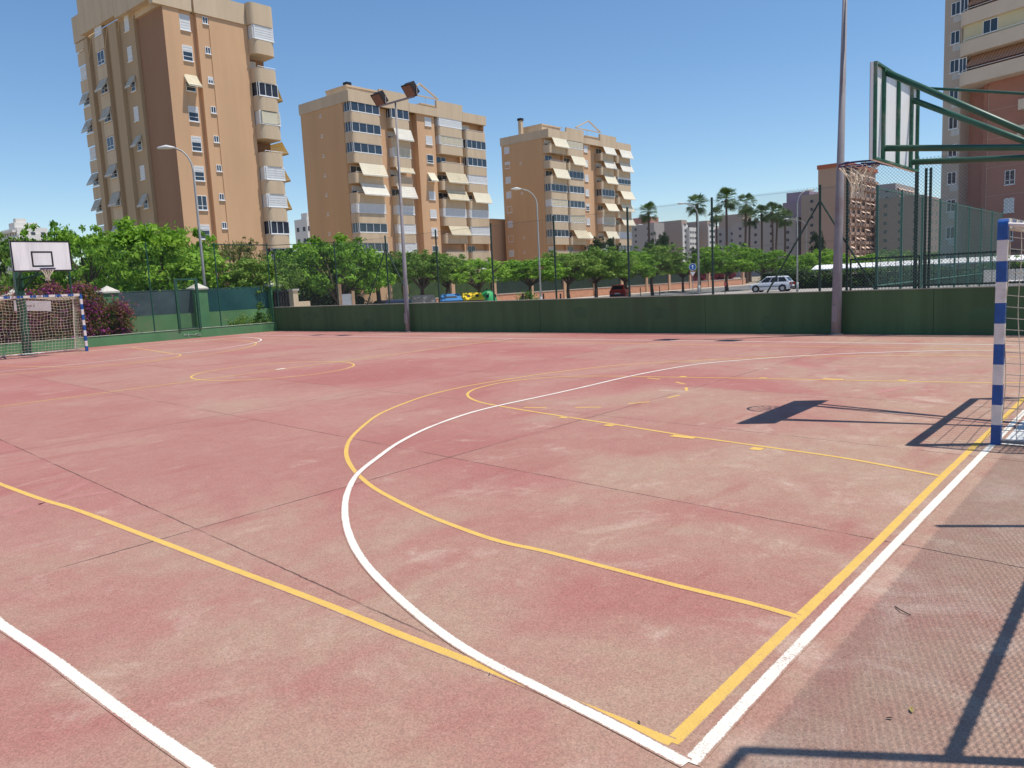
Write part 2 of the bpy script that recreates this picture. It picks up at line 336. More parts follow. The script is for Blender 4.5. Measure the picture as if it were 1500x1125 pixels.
strip(YW, [Vector((4.5, Lc, 0))]+[Vector((5.7, Lc-5.8, 0))]+arcw(7.5, Lc-5.8, 1.8, 180, 360)+[Vector((10.5, Lc, 0))], 0.05, zy+0.0003)
strip(YW, [Vector((1.3, Lc, 0))]+arcw(7.5, Lc-1.575, 6.22, 180, 360)+[Vector((13.7, Lc, 0))], 0.05, zy+0.0009)
tag(YW.build('yellow_court_lines', surf('yellow_line_paint', (0.70, 0.45, 0.115), 0.72)), kind='structure')
WW = MB()
gl = [G(1011, 1118), G(1087, 1035), G(1147, 970), G(1211.5, 903), G(1264, 848), G(1313.5, 795), G(1359, 748), G(1402, 704), G(1444, 661)]
strip(WW, smooth(gl+[Vector((9, -0.12, 0)), Vector((16, -0.12, 0))], 1), 0.062, zw)
wa = [(1006, 1119), (960, 1095), (900, 1063), (840, 1033), (788, 1007), (740, 983), (692, 957), (652, 931), (608, 897), (568, 861), (534, 824), (514, 790), (506, 760), (506, 735), (512, 714), (525, 693), (555, 669), (585, 648), (629, 626), (685, 606), (734, 593.5), (797, 580), (853, 567.5), (924, 551), (984, 539.5), (1036, 532), (1127, 524.5), (1220, 519), (1313, 515.5), (1400, 513.5)]
strip(WW, px(wa)+[Vector((14.95, 0.5, 0)), Vector((15.0, -0.1, 0))], 0.058, zw+0.0003)
strip(WW, px([(-8, 908), (0, 914), (70, 961), (116.7, 996), (186.6, 1048), (233, 1081), (290, 1120)])+[Vector((-1.12, -.12, 0))], 0.062, zw)
strip(WW, [Vector((-1.15, 3.5, 0)), Vector((-1.15, Lc, 0))], 0.06, zw+0.0006)
strip(WW, [Vector((15.97, -.1, 0)), Vector((15.97, Lc+.1, 0))], 0.06, zw); strip(WW, [Vector((-1.1, Lc+.1, 0)), Vector((16, Lc+.1, 0))], 0.06, zw+.0004)
strip(WW, arcw(6, Lc+.1, 6, 180, 270)+arcw(9, Lc+.1, 6, 270, 360), 0.06, zw+.0007)
strip(WW, [Vector((15.0, Lc/2, 0)), Vector((15.95, Lc/2, 0))], 0.05, zw); p = G(405, 541.5); strip(WW, [p, p+Vector((.25, .05, 0))], .12, zw)
tag(WW.build('white_court_lines', surf('white_line_paint', (0.78, 0.74, 0.66), 0.68)), kind='structure')
b = MB(); b.box(6.0, 9.0, -1.12, -0.17, 0.0, 0.0028)
tag(b.build('goal_floor_paint', surf('goal_floor_white', (0.66, 0.67, 0.66), 0.78)), kind='structure')
b = MB()
for L_ in (((1250, 583), (1300, 572), (1362, 561)), ((1369, 549), (1400, 537), (1451, 527)), ((0, 757), (60, 735), (130, 705)), ((60, 740), (110, 728), (173, 718)), ((930, 533), (965, 525), (1000, 517)), ((640, 510), (700, 502), (748, 497))):
    strip(b, px(L_, 0), 0.11, 0.0009)
tag(b.build('faded_court_marks', surf('faded_pink_paint', (0.50, 0.22, 0.22), 0.30)), kind='structure')
# ------------------------------------------------------------------ chain link helper: real crossed wires clipped to a rectangle
def chain(b, p0, p1, z0, z1, pitch=0.075, r=0.0022):
    p0 = Vector(p0); d = Vector(p1)-p0; Ln = d.length; d.normalize(); H = z1-z0
    for sg in (1, -1):
        k = -H
        while k < Ln:
            a0, a1 = max(0, k), min(Ln, k+H)
            if a1 > a0+0.02:
                h0, h1 = a0-k, a1-k
                if sg < 0: h0, h1 = H-h0, H-h1
                b.tube([p0+d*a0+Vector((0, 0, z0+h0)), p0+d*a1+Vector((0, 0, z0+h1))], r, 3, cap=False)
            k += pitch
# ------------------------------------------------------------------ far wall with chain link fence
XW = 18.42
wl = MB(); wl.box(XW, XW+0.2, -14, 31.2, -0.6, 1.09)
o = tag(wl.build('low_wall', green_d), 'long dark green painted low wall behind the far sideline', 'wall')
for y in (27.1, 21.0, 15.1, 9.0, 3.05, -3):
    b = MB(); b.box(XW-.003, XW, y, y+.012, .01, 1.09); b.build('wall_joint', mat('joint_dark', (.03, .05, .03), .9), o)
rs_ = random.Random(2)
for y in (28.3, 24.2, 19.2, 13.4, 10.6, 7.1, 1.9):
    w_ = rs_.uniform(.5, 1.3); z_ = rs_.uniform(.25, .7); b = MB(); N_ = 14; b.face([(XW-.0025, y+w_*.5*math.cos(2*math.pi*i/N_)*rs_.uniform(.8, 1.1), z_+.2*math.sin(2*math.pi*i/N_)*rs_.uniform(.8, 1.1)) for i in range(N_)]); b.build('paint_patch', mat('patched_green', (0.072, 0.135, 0.068), .85, .15, 3), o)
b = MB(); b.box(XW-0.015, XW+0.215, -14.02, 31.22, 1.092, 1.115); b.build('coping', mat('wall_coping', (0.34, 0.33, 0.27), 0.9, 0.2, 3), o)
fe = empty('chain_link_fence', (XW+0.1, 8, 1.1)); tag(fe, 'tall chain-link fence with dark green posts standing on the long dark low wall', 'fence')
def loc(b): return b
def fbuild(b, name, m, par):
    o = b.build(name, m, par); o.location = -Vector(par.location); return o
posts = [30.9, 26.3, 22.95, 20.05, 17.25, 14.45, 11.6, 8.8, 5.78, 5.1, 3.50, 3.30, 3.20, 0.3, -2.7, -5.7, -8.7, -11.7]
for y in posts:
    zt = 3.85 if y > 5.5 else (4.25 if y in (5.1, 3.5) or y < 1 else 3.95)
    b = MB(); b.tube([(XW+0.1, y, 1.1), (XW+0.1, y, zt)], 0.032 if y != 3.5 else 0.045, 8); fbuild(b, 'post', fence_g, fe)
for y, zz in ((22.95, 3.35), (5.78, 3.45)):
    for s_ in (1.42, -1.36):
        b = MB(); b.tube([(XW+0.1, y, zz), (XW+0.1, y+s_, 1.12)], 0.024, 6); fbuild(b, 'brace', fence_g, fe)
b = MB(); chain(b, (XW+0.06, 31, 0), (XW+0.06, 11.6, 0), 1.12, 3.78, 0.085, 0.0016); chain(b, (XW+0.06, 11.6, 0), (XW+0.06, 5.1, 0), 1.12, 3.8, 0.08, 0.0026); chain(b, (XW+0.06, 5.1, 0), (XW+0.06, -12, 0), 1.12, 4.2, 0.08, 0.0034); fbuild(b, 'wire_mesh', wire_l, fe)
b = MB()
for z in (2.4, 3.75): b.tube([(XW+0.06, 31, z), (XW+0.06, 5.1, z)], 0.004, 4, cap=False)
fbuild(b, 'tension_wire', wire_m, fe)
for y0, y1 in ((5.02, 3.42), (3.28, 1.72), (1.6, -.9), (-1, -3.5)):
    b = MB()
    for z in (1.16, 1.87): b.box(XW+0.13, XW+0.17, y1, y0, z, z+0.045)
    for y in (y0, y1): b.box(XW+0.128, XW+0.172, y-.02, y+.02, 1.1, 1.91)
    n_ = int((y0-y1)/.16)
    for i in range(1, n_): b.box(XW+0.145, XW+0.155, y1+(y0-y1)*i/n_-.006, y1+(y0-y1)*i/n_+.006, 1.2, 1.88)
    fbuild(b, 'railing_panel', fence_g, fe)
# perimeter fence running away from the court on the right
f2 = empty('green_mesh_fence', (18.8, 4.5, -0.3)); tag(f2, 'green mesh fence receding beyond the wall at right of the tall pole', 'fence')
for i in range(9):
    b = MB(); b.tube([(18.95+i*2.3, 4.5, -0.3), (18.95+i*2.3, 4.5, 3.72)], 0.035, 6); fbuild(b, 'post', mat('fence_green_light', (0.04, 0.14, 0.11), 0.5, 0.1), f2)
b = MB(); chain(b, (18.95, 4.5, 0), (37.5, 4.5, 0), -0.25, 3.65, 0.13, 0.0035); fbuild(b, 'wire_mesh', mat('fence_wire_green', (0.07, 0.16, 0.14), 0.5, 0.1), f2)
b = MB(); b.tube([(18.95, 4.5, 3.65), (37.4, 4.5, 3.65)], 0.02, 5); b.tube([(18.95, 4.5, 1.2), (37.4, 4.5, 1.2)], 0.02, 5); fbuild(b, 'rail', MATS['fence_green_light'], f2)
# ------------------------------------------------------------------ left low wall, fence and frame
b = MB(); b.box(-9, 18.40, 31.0, 31.22, -0.6, 0.40)
lw = tag(b.build('kerb_wall', green_w), 'knee-high bright green wall with a worn edge behind the left goal', 'wall')
b = MB(); b.box(-9, 18.39, 30.985, 31.235, 0.401, 0.415); b.build('coping', mat('worn_coping', (0.36, 0.42, 0.33), 0.9, 0.35, 4, stain=(0.55, 0.52, 0.45)), lw)
b = MB(); P = [G(270, 491.5, .2), G(295, 490.5, .2)]
def onY(x, y, Y): d = ray(x, y); return CAM+d*((Y-CAM.y)/d.y)
for L_ in (((270, 491), (280, 490.5), (288, 491), (294, 491.5)), ((276, 488), (276.5, 494)), ((270, 491), (271, 489)), ((286, 490), (288, 488.5), (294, 490))):
    b.tube([onY(x, y, 30.994) for x, y in L_], 0.016, 4, flat=.3)
b.build('chalk_drawing', white_p, lw)
fl = empty('chain_link_fence', (9, 31.11, 0.41)); tag(fl, 'chain-link fence with thin green posts on the knee-high bright green wall', 'fence')
for x in (3.5, 6.5, 9.6, 12.65, 15.65, 18.3):
    b = MB(); b.tube([(x, 31.11, 0.41), (x, 31.11, 4.1)], 0.03, 6); fbuild(b, 'post', mat('fence_post_mid', (0.02, 0.09, 0.065), 0.5, .1), fl)
b = MB(); chain(b, (2, 31.11, 0), (18.3, 31.11, 0), 0.45, 4.0, 0.10, 0.0019); fbuild(b, 'wire_mesh', wire_m, fl)
b = MB(); b.tube([(15.65, 31.11, 4.02), (18.38, 31.11, 4.02)], 0.025, 6); b.tube([(18.4, 31.11, 4.0), (18.5, 26.3, 3.8)], 0.014, 5); fbuild(b, 'top_rail', fence_g, fl)
gt = empty('metal_gate', (14.15, 31.05, 0.42)); tag(gt, 'dark green metal door frame standing on the knee-high green wall', 'gate')
b = MB()
for x in (13.68, 14.6): b.box(x-.05, x+.05, 30.95, 31.05, .416, 2.5)
b.box(13.63, 14.65, 30.945, 31.055, 2.5, 2.58); b.box(13.735, 14.545, 30.97, 31.03, .43, .47); fbuild(b, 'frame', green_m, gt)
b = MB(); chain(b, (13.73, 31, 0), (14.55, 31, 0), .48, 2.48, .06, .002); fbuild(b, 'wire_mesh', wire_m, gt)
# boundary wall behind with pillars
bw = empty('boundary_wall', (12, 33.1, -0.4)); tag(bw, 'green garden wall with blue-grey screens and white-capped pillars behind left goal', 'wall')
b = MB(); b.box(-9, 19.5, 33.05, 33.2, -0.4, 1.05); fbuild(b, 'base_wall', mat('green_wall_inner', (0.115, 0.25, 0.11), 0.8, 0.15, 1.2, 0.1, 20, stain=(0.19, 0.24, 0.12)), bw)
for x in (4.6, 8.25, 11.75, 15.75, 19.7):
    b = MB(); b.box(x-.31, x+.31, 32.81, 33.43, -0.4, 2.1); pl = fbuild(b, 'pillar', green_w, bw)
    b = MB(); a = [(x-.36, 32.76, 2.1), (x+.36, 32.76, 2.1), (x+.36, 33.48, 2.1), (x-.36, 33.48, 2.1)]
    b.box(x-.36, x+.36, 32.76, 33.48, 2.102, 2.17)
    for i in range(4):
        q, w_ = [(p[0], p[1], 2.172) for p in (a[i], a[(i+1) % 4])]; b.face([q, w_, (x, 33.12, 2.42)])
    b.build('cap', mat('cap_stone', (.60, .57, .50), .8, .15, 4, stain=(.45, .43, .38)), pl)
for x0, x1, mm in ((4.9, 7.95, screen_b), (8.55, 11.45, screen_b), (12.05, 15.45, screen_b), (16.05, 19.4, mat('teal_screen', (0.012, 0.07, 0.075), 0.6, 0.25, 1.0, stain=(0.02, 0.09, 0.09)))):
    b = MB(); b.box(x0, x1, 33.08, 33.12, 1.055, 2.08); b.tube([(x0, 33.1, 2.12), (x1, 33.1, 2.12)], .02, 5); fbuild(b, 'screen_panel', mm, bw)
# ------------------------------------------------------------------ leaves and trees
def leafcloud(centers, radii, per, size, flat=0.75, up=0.45, seed=0, sizevar=0.4, slim=0.55):
    rs = np.random.RandomState(seed); V = []; F = []
    C = []; Dr = []
    for c, r, n in zip(centers, radii, per):
        d = rs.normal(size=(n, 3)); d /= np.linalg.norm(d, axis=1)[:, None]
        rr = r*(rs.rand(n)**0.45)*(1+0.18*rs.normal(size=n)); p = d*rr[:, None]; p[:, 2] *= flat
        C.append(p+np.array(c)); Dr.append(d)
    C = np.concatenate(C); Dr = np.concatenate(Dr); n = len(C)
    nr = Dr*0.5+rs.normal(size=(n, 3))*0.55; nr[:, 2] += up; nr /= np.linalg.norm(nr, axis=1)[:, None]
    t = np.cross(nr, rs.normal(size=(n, 3))); t /= np.linalg.norm(t, axis=1)[:, None]; bt = np.cross(nr, t)
    s = size*(1+sizevar*rs.normal(size=n)).clip(0.35, 2.2)
    t *= s[:, None]; bt *= (s*slim)[:, None]
    V = np.stack([C-t, C-bt*0.9+t*0.05, C+t, C+bt], 1).reshape(-1, 3)
    return V, n
def leafmesh(name, V, n, m):
    me = bpy.data.meshes.new(name); me.vertices.add(4*n); me.vertices.foreach_set('co', V.astype(np.float32).ravel())
    me.loops.add(4*n); me.loops.foreach_set('vertex_index', np.arange(4*n, dtype=np.int32)); me.polygons.add(n)
    me.polygons.foreach_set('loop_start', np.arange(0, 4*n, 4, dtype=np.int32)); me.materials.append(m); me.update(calc_edges=True); return me
lf_bright = leafmat('leaf_bright', [(0.039, 0.101, 0.012), (0.139, 0.295, 0.028), (0.264, 0.465, 0.046), (0.403, 0.589, 0.093)], 0.9, 0.4)
lf_mid = leafmat('leaf_mid', [(0.026, 0.064, 0.013), (0.088, 0.184, 0.024), (0.192, 0.320, 0.048), (0.320, 0.432, 0.096)], 0.8, 0.35)
lf_dark = leafmat('leaf_dark', [(0.013, 0.031, 0.013), (0.039, 0.078, 0.023), (0.078, 0.130, 0.039)], 0.8, 0.25)
lf_brown = leafmat('leaf_sparse', [(0.060, 0.072, 0.024), (0.144, 0.180, 0.036), (0.264, 0.240, 0.084), (0.384, 0.264, 0.144)], 0.8, 0.35)
lf_hedge = leafmat('leaf_hedge', [(0.012, 0.033, 0.009), (0.038, 0.090, 0.018), (0.105, 0.195, 0.030)], 1.2, 0.25)
lf_boug = leafmat('bougainvillea_leaf', [(0.05, 0.09, 0.02), (0.14, 0.15, 0.03), (0.34, 0.15, 0.07), (0.22, 0.03, 0.13), (0.30, 0.035, 0.24), (0.42, 0.07, 0.30), (0.46, 0.20, 0.11)], 1.3, 0.3, 0.34)
lf_ole = leafmat('oleander_leaf', [(0.05, 0.07, 0.03), (0.42, 0.06, 0.11), (0.50, 0.12, 0.17)], 2.0, 0.3)
lf_palm = leafmat('palm_leaf', [(0.024, 0.056, 0.016), (0.080, 0.144, 0.032), (0.160, 0.240, 0.064)], 0.8, 0.25)
PROTO = {}
def crown_variant(kind, k):
    """unit crown: half width 1, height 1 (0..1), leaf positions"""
    key = (kind, k)
    if key in PROTO: return PROTO[key]
    rs = np.random.RandomState(100+k*17+len(kind)); cs = []; rr = []; per = []
    nclump, rc, n, sz, m = {'bright': (62, 0.28, 250, 0.034, lf_bright), 'mid': (60, 0.28, 250, 0.032, lf_mid), 'dark': (40, 0.28, 280, 0.03, lf_dark), 'sparse': (34, 0.24, 120, 0.03, lf_brown), 'loose': (50, 0.22, 170, 0.033, lf_bright)}[kind]
    for i in range(nclump):
        a = rs.rand()*6.283; h = rs.rand(); prof = math.sqrt(max(0.05, 1-(abs(h-0.38)/0.66)**2)); r = prof*(0.35+0.62*rs.rand()**0.6)
        cs.append((r*math.cos(a), r*math.sin(a), 0.10+0.80*h)); q = rc*(0.45+0.75*rs.rand()); rr.append(q); per.append(int(n*(q/rc)**1.7))
    for i in range(int(nclump*1.1)):     # stray sprigs around the outline
        a = rs.rand()*6.283; h = rs.rand(); prof = math.sqrt(max(0.06, 1-(abs(h-0.4)/0.66)**2))*(0.9+0.28*rs.rand())
        cs.append((prof*math.cos(a), prof*math.sin(a), 0.02+1.02*h)); q = rc*(0.22+0.3*rs.rand()); rr.append(q); per.append(int(n*0.16*(q/rc/.35)**1.4)+4)
    V, nn = leafcloud(cs, rr, per, sz, flat=0.5, up=0.5, seed=k+3)
    PROTO[key] = (leafmesh('crown_'+kind, V, nn, m), cs); return PROTO[key]
def tree(pxx, depth, top, half, kind, k, label, bot=None, base=-0.35, cat='tree', name='street_tree', group='leafy trees beyond the court'):
    P = D(pxx, 400, depth); ht = D(pxx, top+9, depth).z; hw = half*depth/FL*1.12
    rx, ry = P.x, P.y
    hb = D(pxx, bot+6, depth).z if bot else base+(ht-base)*0.32
    o = empty(name, (rx, ry, base), random.random()*6.28); tag(o, label, cat, group)
    me, cs = crown_variant(kind, k)
    c = bpy.data.objects.new('crown', me); COL.objects.link(c); c.parent = o; c.location = (0, 0, hb-base); c.scale = (hw, hw, (ht-hb))
    b = MB(); H0 = hb-base; r0 = 0.05+0.022*(ht-base)
    top_ = Vector((0, 0, H0+(ht-hb)*0.25)); b.tube([(0, 0, 0), (0.04*H0, 0.02, H0*0.5), top_*0.85, top_], [r0*1.25, r0, r0*0.8, r0*0.6], 7)
    for c_ in cs[:60:4]:
        e = Vector((c_[0]*hw, c_[1]*hw, H0+c_[2]*(ht-hb))); s0 = Vector((0, 0, H0*0.8)); mid = (s0+e)/2+Vector((0, 0, 0.12*(ht-hb)))
        b.tube([s0, mid, e], [r0*0.55, r0*0.35, r0*0.12], 5)
    b.build('trunk', bark, o); return o
T = tree
T(10, 48, 342, 60, 'mid', 0, 'leafy tree at the left edge behind the left backboard', 460)
T(82, 44, 322, 50, 'loose', 1, 'open pale tree rising above the right end of the left backboard', 425, name='garden_tree')
T(128, 43, 330, 42, 'loose', 2, 'loose narrow tree between the left backboard and the tallest apartment block', 430, name='garden_tree')
T(165, 50, 348, 40, 'mid', 3, 'dull green tree behind the purple bougainvillea', 430, name='garden_tree')
T(232, 38, 322, 76, 'bright', 0, 'largest bright green tree behind the green door frame', 436, name='garden_tree')
T(292, 46, 350, 42, 'bright', 1, 'bright green tree right of the green door frame, below the tall block', 432, name='garden_tree')
T(345, 44, 343, 40, 'sparse', 0, 'sparse brownish tree in front of the base of the tallest apartment block', 425, name='garden_tree')
T(385, 40, 372, 48, 'mid', 4, 'dark green tree over the teal screen at the wall corner', 428, name='garden_tree')
T(428, 50, 360, 40, 'bright', 2, 'green tree in the gap between the tallest and the second block', 425)
T(492, 44, 342, 64, 'bright', 3, 'broad green tree left of the first floodlight pole', 428)
T(552, 48, 362, 42, 'mid', 0, 'dull green tree behind the A-shaped fence brace', 404)
T(617, 54, 360, 46, 'mid', 1, 'green tree just right of the first floodlight pole', 408)
T(655, 60, 366, 36, 'mid', 2, 'olive tree over the blue recycling bin', 407)
T(700, 58, 370, 38, 'loose', 1, 'small yellow-green tree over the green igloo bin', 410)
T(776, 68, 372, 48, 'bright', 5, 'round bright tree with a clean dome in front of the third block', 406)
T(832, 70, 360, 42, 'mid', 5, 'bright street tree left of the red car, nearer the third block', 405)
T(872, 73, 357, 46, 'mid', 2, 'bright street tree standing just left of the red car', 403)
T(915, 78, 362, 40, 'bright', 1, 'bright street tree directly above the red car', 402)
T(885, 100, 340, 22, 'dark', 1, 'dark round tree against the foot of the third block', 392)
T(955, 82, 352, 43, 'mid', 3, 'green street tree right of the red car', 395)
T(966, 105, 334, 17, 'dark', 2, 'dark tall tree in front of the distant white balconies', 385)
T(1000, 95, 374, 30, 'bright', 3, 'low yellow-green tree above the pink oleander', 396)
T(1024, 90, 355, 16, 'dark', 0, 'narrow dark tree behind the curved street lamp left of the palms', 396)
T(1065, 84, 350, 40, 'bright', 4, 'round green tree under the tallest palm', 393)
T(1118, 88, 360, 40, 'bright', 5, 'green tree behind the white hatchback', 392)
T(1168, 98, 366, 28, 'bright', 1, 'green tree behind the straight street lamp beside the hatchback', 394)
T(1208, 100, 358, 30, 'bright', 3, 'bright green tree behind the tall right floodlight pole', 394)
T(1260, 102, 366, 34, 'bright', 0, 'green tree behind the basket net at right', 392)
T(1310, 106, 358, 34, 'mid', 2, 'green tree behind the receding green mesh fence', 390)
T(1355, 110, 362, 34, 'mid', 4, 'dull green tree beyond the three close fence posts', 388)
T(1418, 108, 352, 34, 'bright', 2, 'green tree at the foot of the brick-red tower', 384)
T(1475, 70, 365, 30, 'bright', 4, 'green tree behind the goal post at the right edge', 398)
T(1197, 110, 331, 9, 'dark', 3, 'slim dark conifer right of the straight street lamp', 372, name='conifer_tree')
# palms
def palm_proto():
    rs = random.Random(5); V = []; F = []; b = MB()
    for i in range(58):
        a = rs.random()*6.283; el = R(rs.uniform(-55, 78)); L_ = rs.uniform(1.3, 1.8); d = Vector((math.cos(a)*math.cos(el), math.sin(a)*math.cos(el), math.sin(el)))
        side = d.cross(Vector((0, 0, 1))).normalized(); up = side.cross(d)
        e = d*L_*0.5
        b.face([Vector((0, 0, 0)), e+side*0.02, e-side*0.02])
        for k in range(11):
            t = (k-5)/5*R(62); dd = (d*math.cos(t)+side*math.sin(t)); tip = e+dd*L_*0.62*(1-0.2*abs(k-5)/5)+Vector((0, 0, -0.20-0.1*rs.random())); mid = e+dd*L_*0.34
            w_ = up.cross(dd)*0.045
            b.face([e, mid+w_, tip, mid-w_])
    return b.build('crown', lf_palm)
def palms():
    pc = palm_proto(); first = True
    for x, y, hp, dep_, lab in ((950, 311, 12.5, 150, 'leftmost palm, standing alone left of the others'), (1021, 300, 13.5, 140, 'palm behind the curved street lamp head'), (1049, 315, 10, 160, 'short palm just right of the tall dark fence post'), (1064, 292, 14.5, 130, 'tallest palm with the largest crown'), (1093, 299, 13, 140, 'second tallest palm, right of the tallest one'), (1098, 320, 11, 155, 'low yellowish palm with its crown half hidden behind a taller trunk'), (1116, 313, 11, 155, 'palm in front of the white balconies of the grey block'), (1131, 310, 11.5, 150, 'left one of the two palms whose crowns touch'), (1139, 313, 11, 158, 'right one of the two palms whose crowns touch'), (1150, 320, 11, 160, 'rightmost palm, beside the slanting fence brace')):
        P = D(x, y, dep_); Q = Vector((P.x, P.y, -0.4)); o = empty('palm_tree', Q, random.random()*6); tag(o, lab, 'palm tree', 'fan palms beyond the street')
        c = pc if first else pc.copy()
        if not first: COL.objects.link(c)
        c.parent = o; c.location = (0, 0, P.z+0.4); s_ = hp*1.5/FL*dep_/1.8; c.scale = (s_, s_, s_*1.05); first = False
        b = MB(); H = P.z+0.4; b.tube([(0, 0, 0), (random.uniform(-.3, .3), 0, H*0.5), (0, 0, H+0.1)], [0.36, 0.21, 0.18], 7); b.tube([(0, 0, H-1.0), (0, 0, H-.1)], [.2, .34], 7); b.build('trunk', palm_bark, o)
palms()
def bush(name, boxes, n, size, m, label, cat, seed=1, flat=1.0, kind=None, cover=True, group=None, core=0.12):
    """boxes: list of (x0,x1,y0,y1,z0,z1) filled near their surfaces with leaves"""
    rs = np.random.RandomState(seed); cs = []; rr = []; per = []
    tot = sum((q[1]-q[0])*(q[3]-q[2])*(q[5]-q[4])**.5 for q in boxes)
    for q in boxes:
        k = max(3, int(n*((q[1]-q[0])*(q[3]-q[2])*(q[5]-q[4])**.5)/tot/120)); r = min(q[1]-q[0], q[3]-q[2], q[5]-q[4])*0.33
        for _ in range(k): cs.append((rs.uniform(q[0]+r*.6, q[1]-r*.6), rs.uniform(q[2]+r*.6, q[3]-r*.6), rs.uniform(q[4]+r*.4, q[5]-r*.7))); rr.append(r*(0.8+0.5*rs.rand())); per.append(120)
    V, nn = leafcloud(cs, rr, per, size, flat=flat, up=0.4, seed=seed)
    me = leafmesh(name, V, nn, m); q = boxes[0]; o = empty(name, ((q[0]+q[1])/2, (q[2]+q[3])/2, q[4])); c = bpy.data.objects.new('foliage', me); COL.objects.link(c); c.parent = o; c.location = -Vector(o.location)
    for q in (boxes if cover else []):
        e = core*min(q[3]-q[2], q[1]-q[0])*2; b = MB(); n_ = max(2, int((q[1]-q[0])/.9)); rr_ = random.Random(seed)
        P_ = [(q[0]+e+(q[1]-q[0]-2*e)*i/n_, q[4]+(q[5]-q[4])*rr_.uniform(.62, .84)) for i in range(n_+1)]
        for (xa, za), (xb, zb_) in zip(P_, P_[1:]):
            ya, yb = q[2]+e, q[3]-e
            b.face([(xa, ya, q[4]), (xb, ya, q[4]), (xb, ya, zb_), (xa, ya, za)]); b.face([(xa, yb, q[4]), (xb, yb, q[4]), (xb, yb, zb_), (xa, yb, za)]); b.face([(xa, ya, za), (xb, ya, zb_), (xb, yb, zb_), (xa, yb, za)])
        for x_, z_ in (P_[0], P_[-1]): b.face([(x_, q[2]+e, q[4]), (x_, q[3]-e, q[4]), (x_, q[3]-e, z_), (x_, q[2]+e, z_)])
        k = b.build('dark_core', mat('bush_core', (0.012, 0.022, 0.008), 1, .4, 3), o); k.location = -Vector(o.location)  # near-black filler shell inside the leaves
    tag(o, label, cat, group); return o
bush('bougainvillea_bush', [(6.4, 9.6, 31.3, 32.9, 0.0, 2.4), (9.4, 11.3, 31.3, 32.8, 0, 2.35), (11.0, 12.2, 31.3, 32.7, 0, 1.9), (3.0, 6.6, 31.3, 32.9, 0, 2.3), (9.0, 10.9, 31.7, 32.9, 1.8, 2.6)], 52000, 0.046, lf_boug, 'purple and orange bougainvillea bush behind the left goal', 'bush', 4, core=.27)
bush('shrub', [(16.6, 18.6, 31.5, 32.8, 0.0, 0.95), (17.8, 18.3, 31.8, 32.6, .6, 1.6)], 1800, 0.05, lf_mid, 'thin straggling shrub in front of the teal screen', 'bush', 9, cover=False)
# planting behind the garden wall
bush('hedge', [(0, 19, 34.2, 36.2, -0.4, 2.2)], 16000, 0.10, lf_dark, 'dark hedge growing behind the garden wall with white-capped pillars', 'hedge', 11)
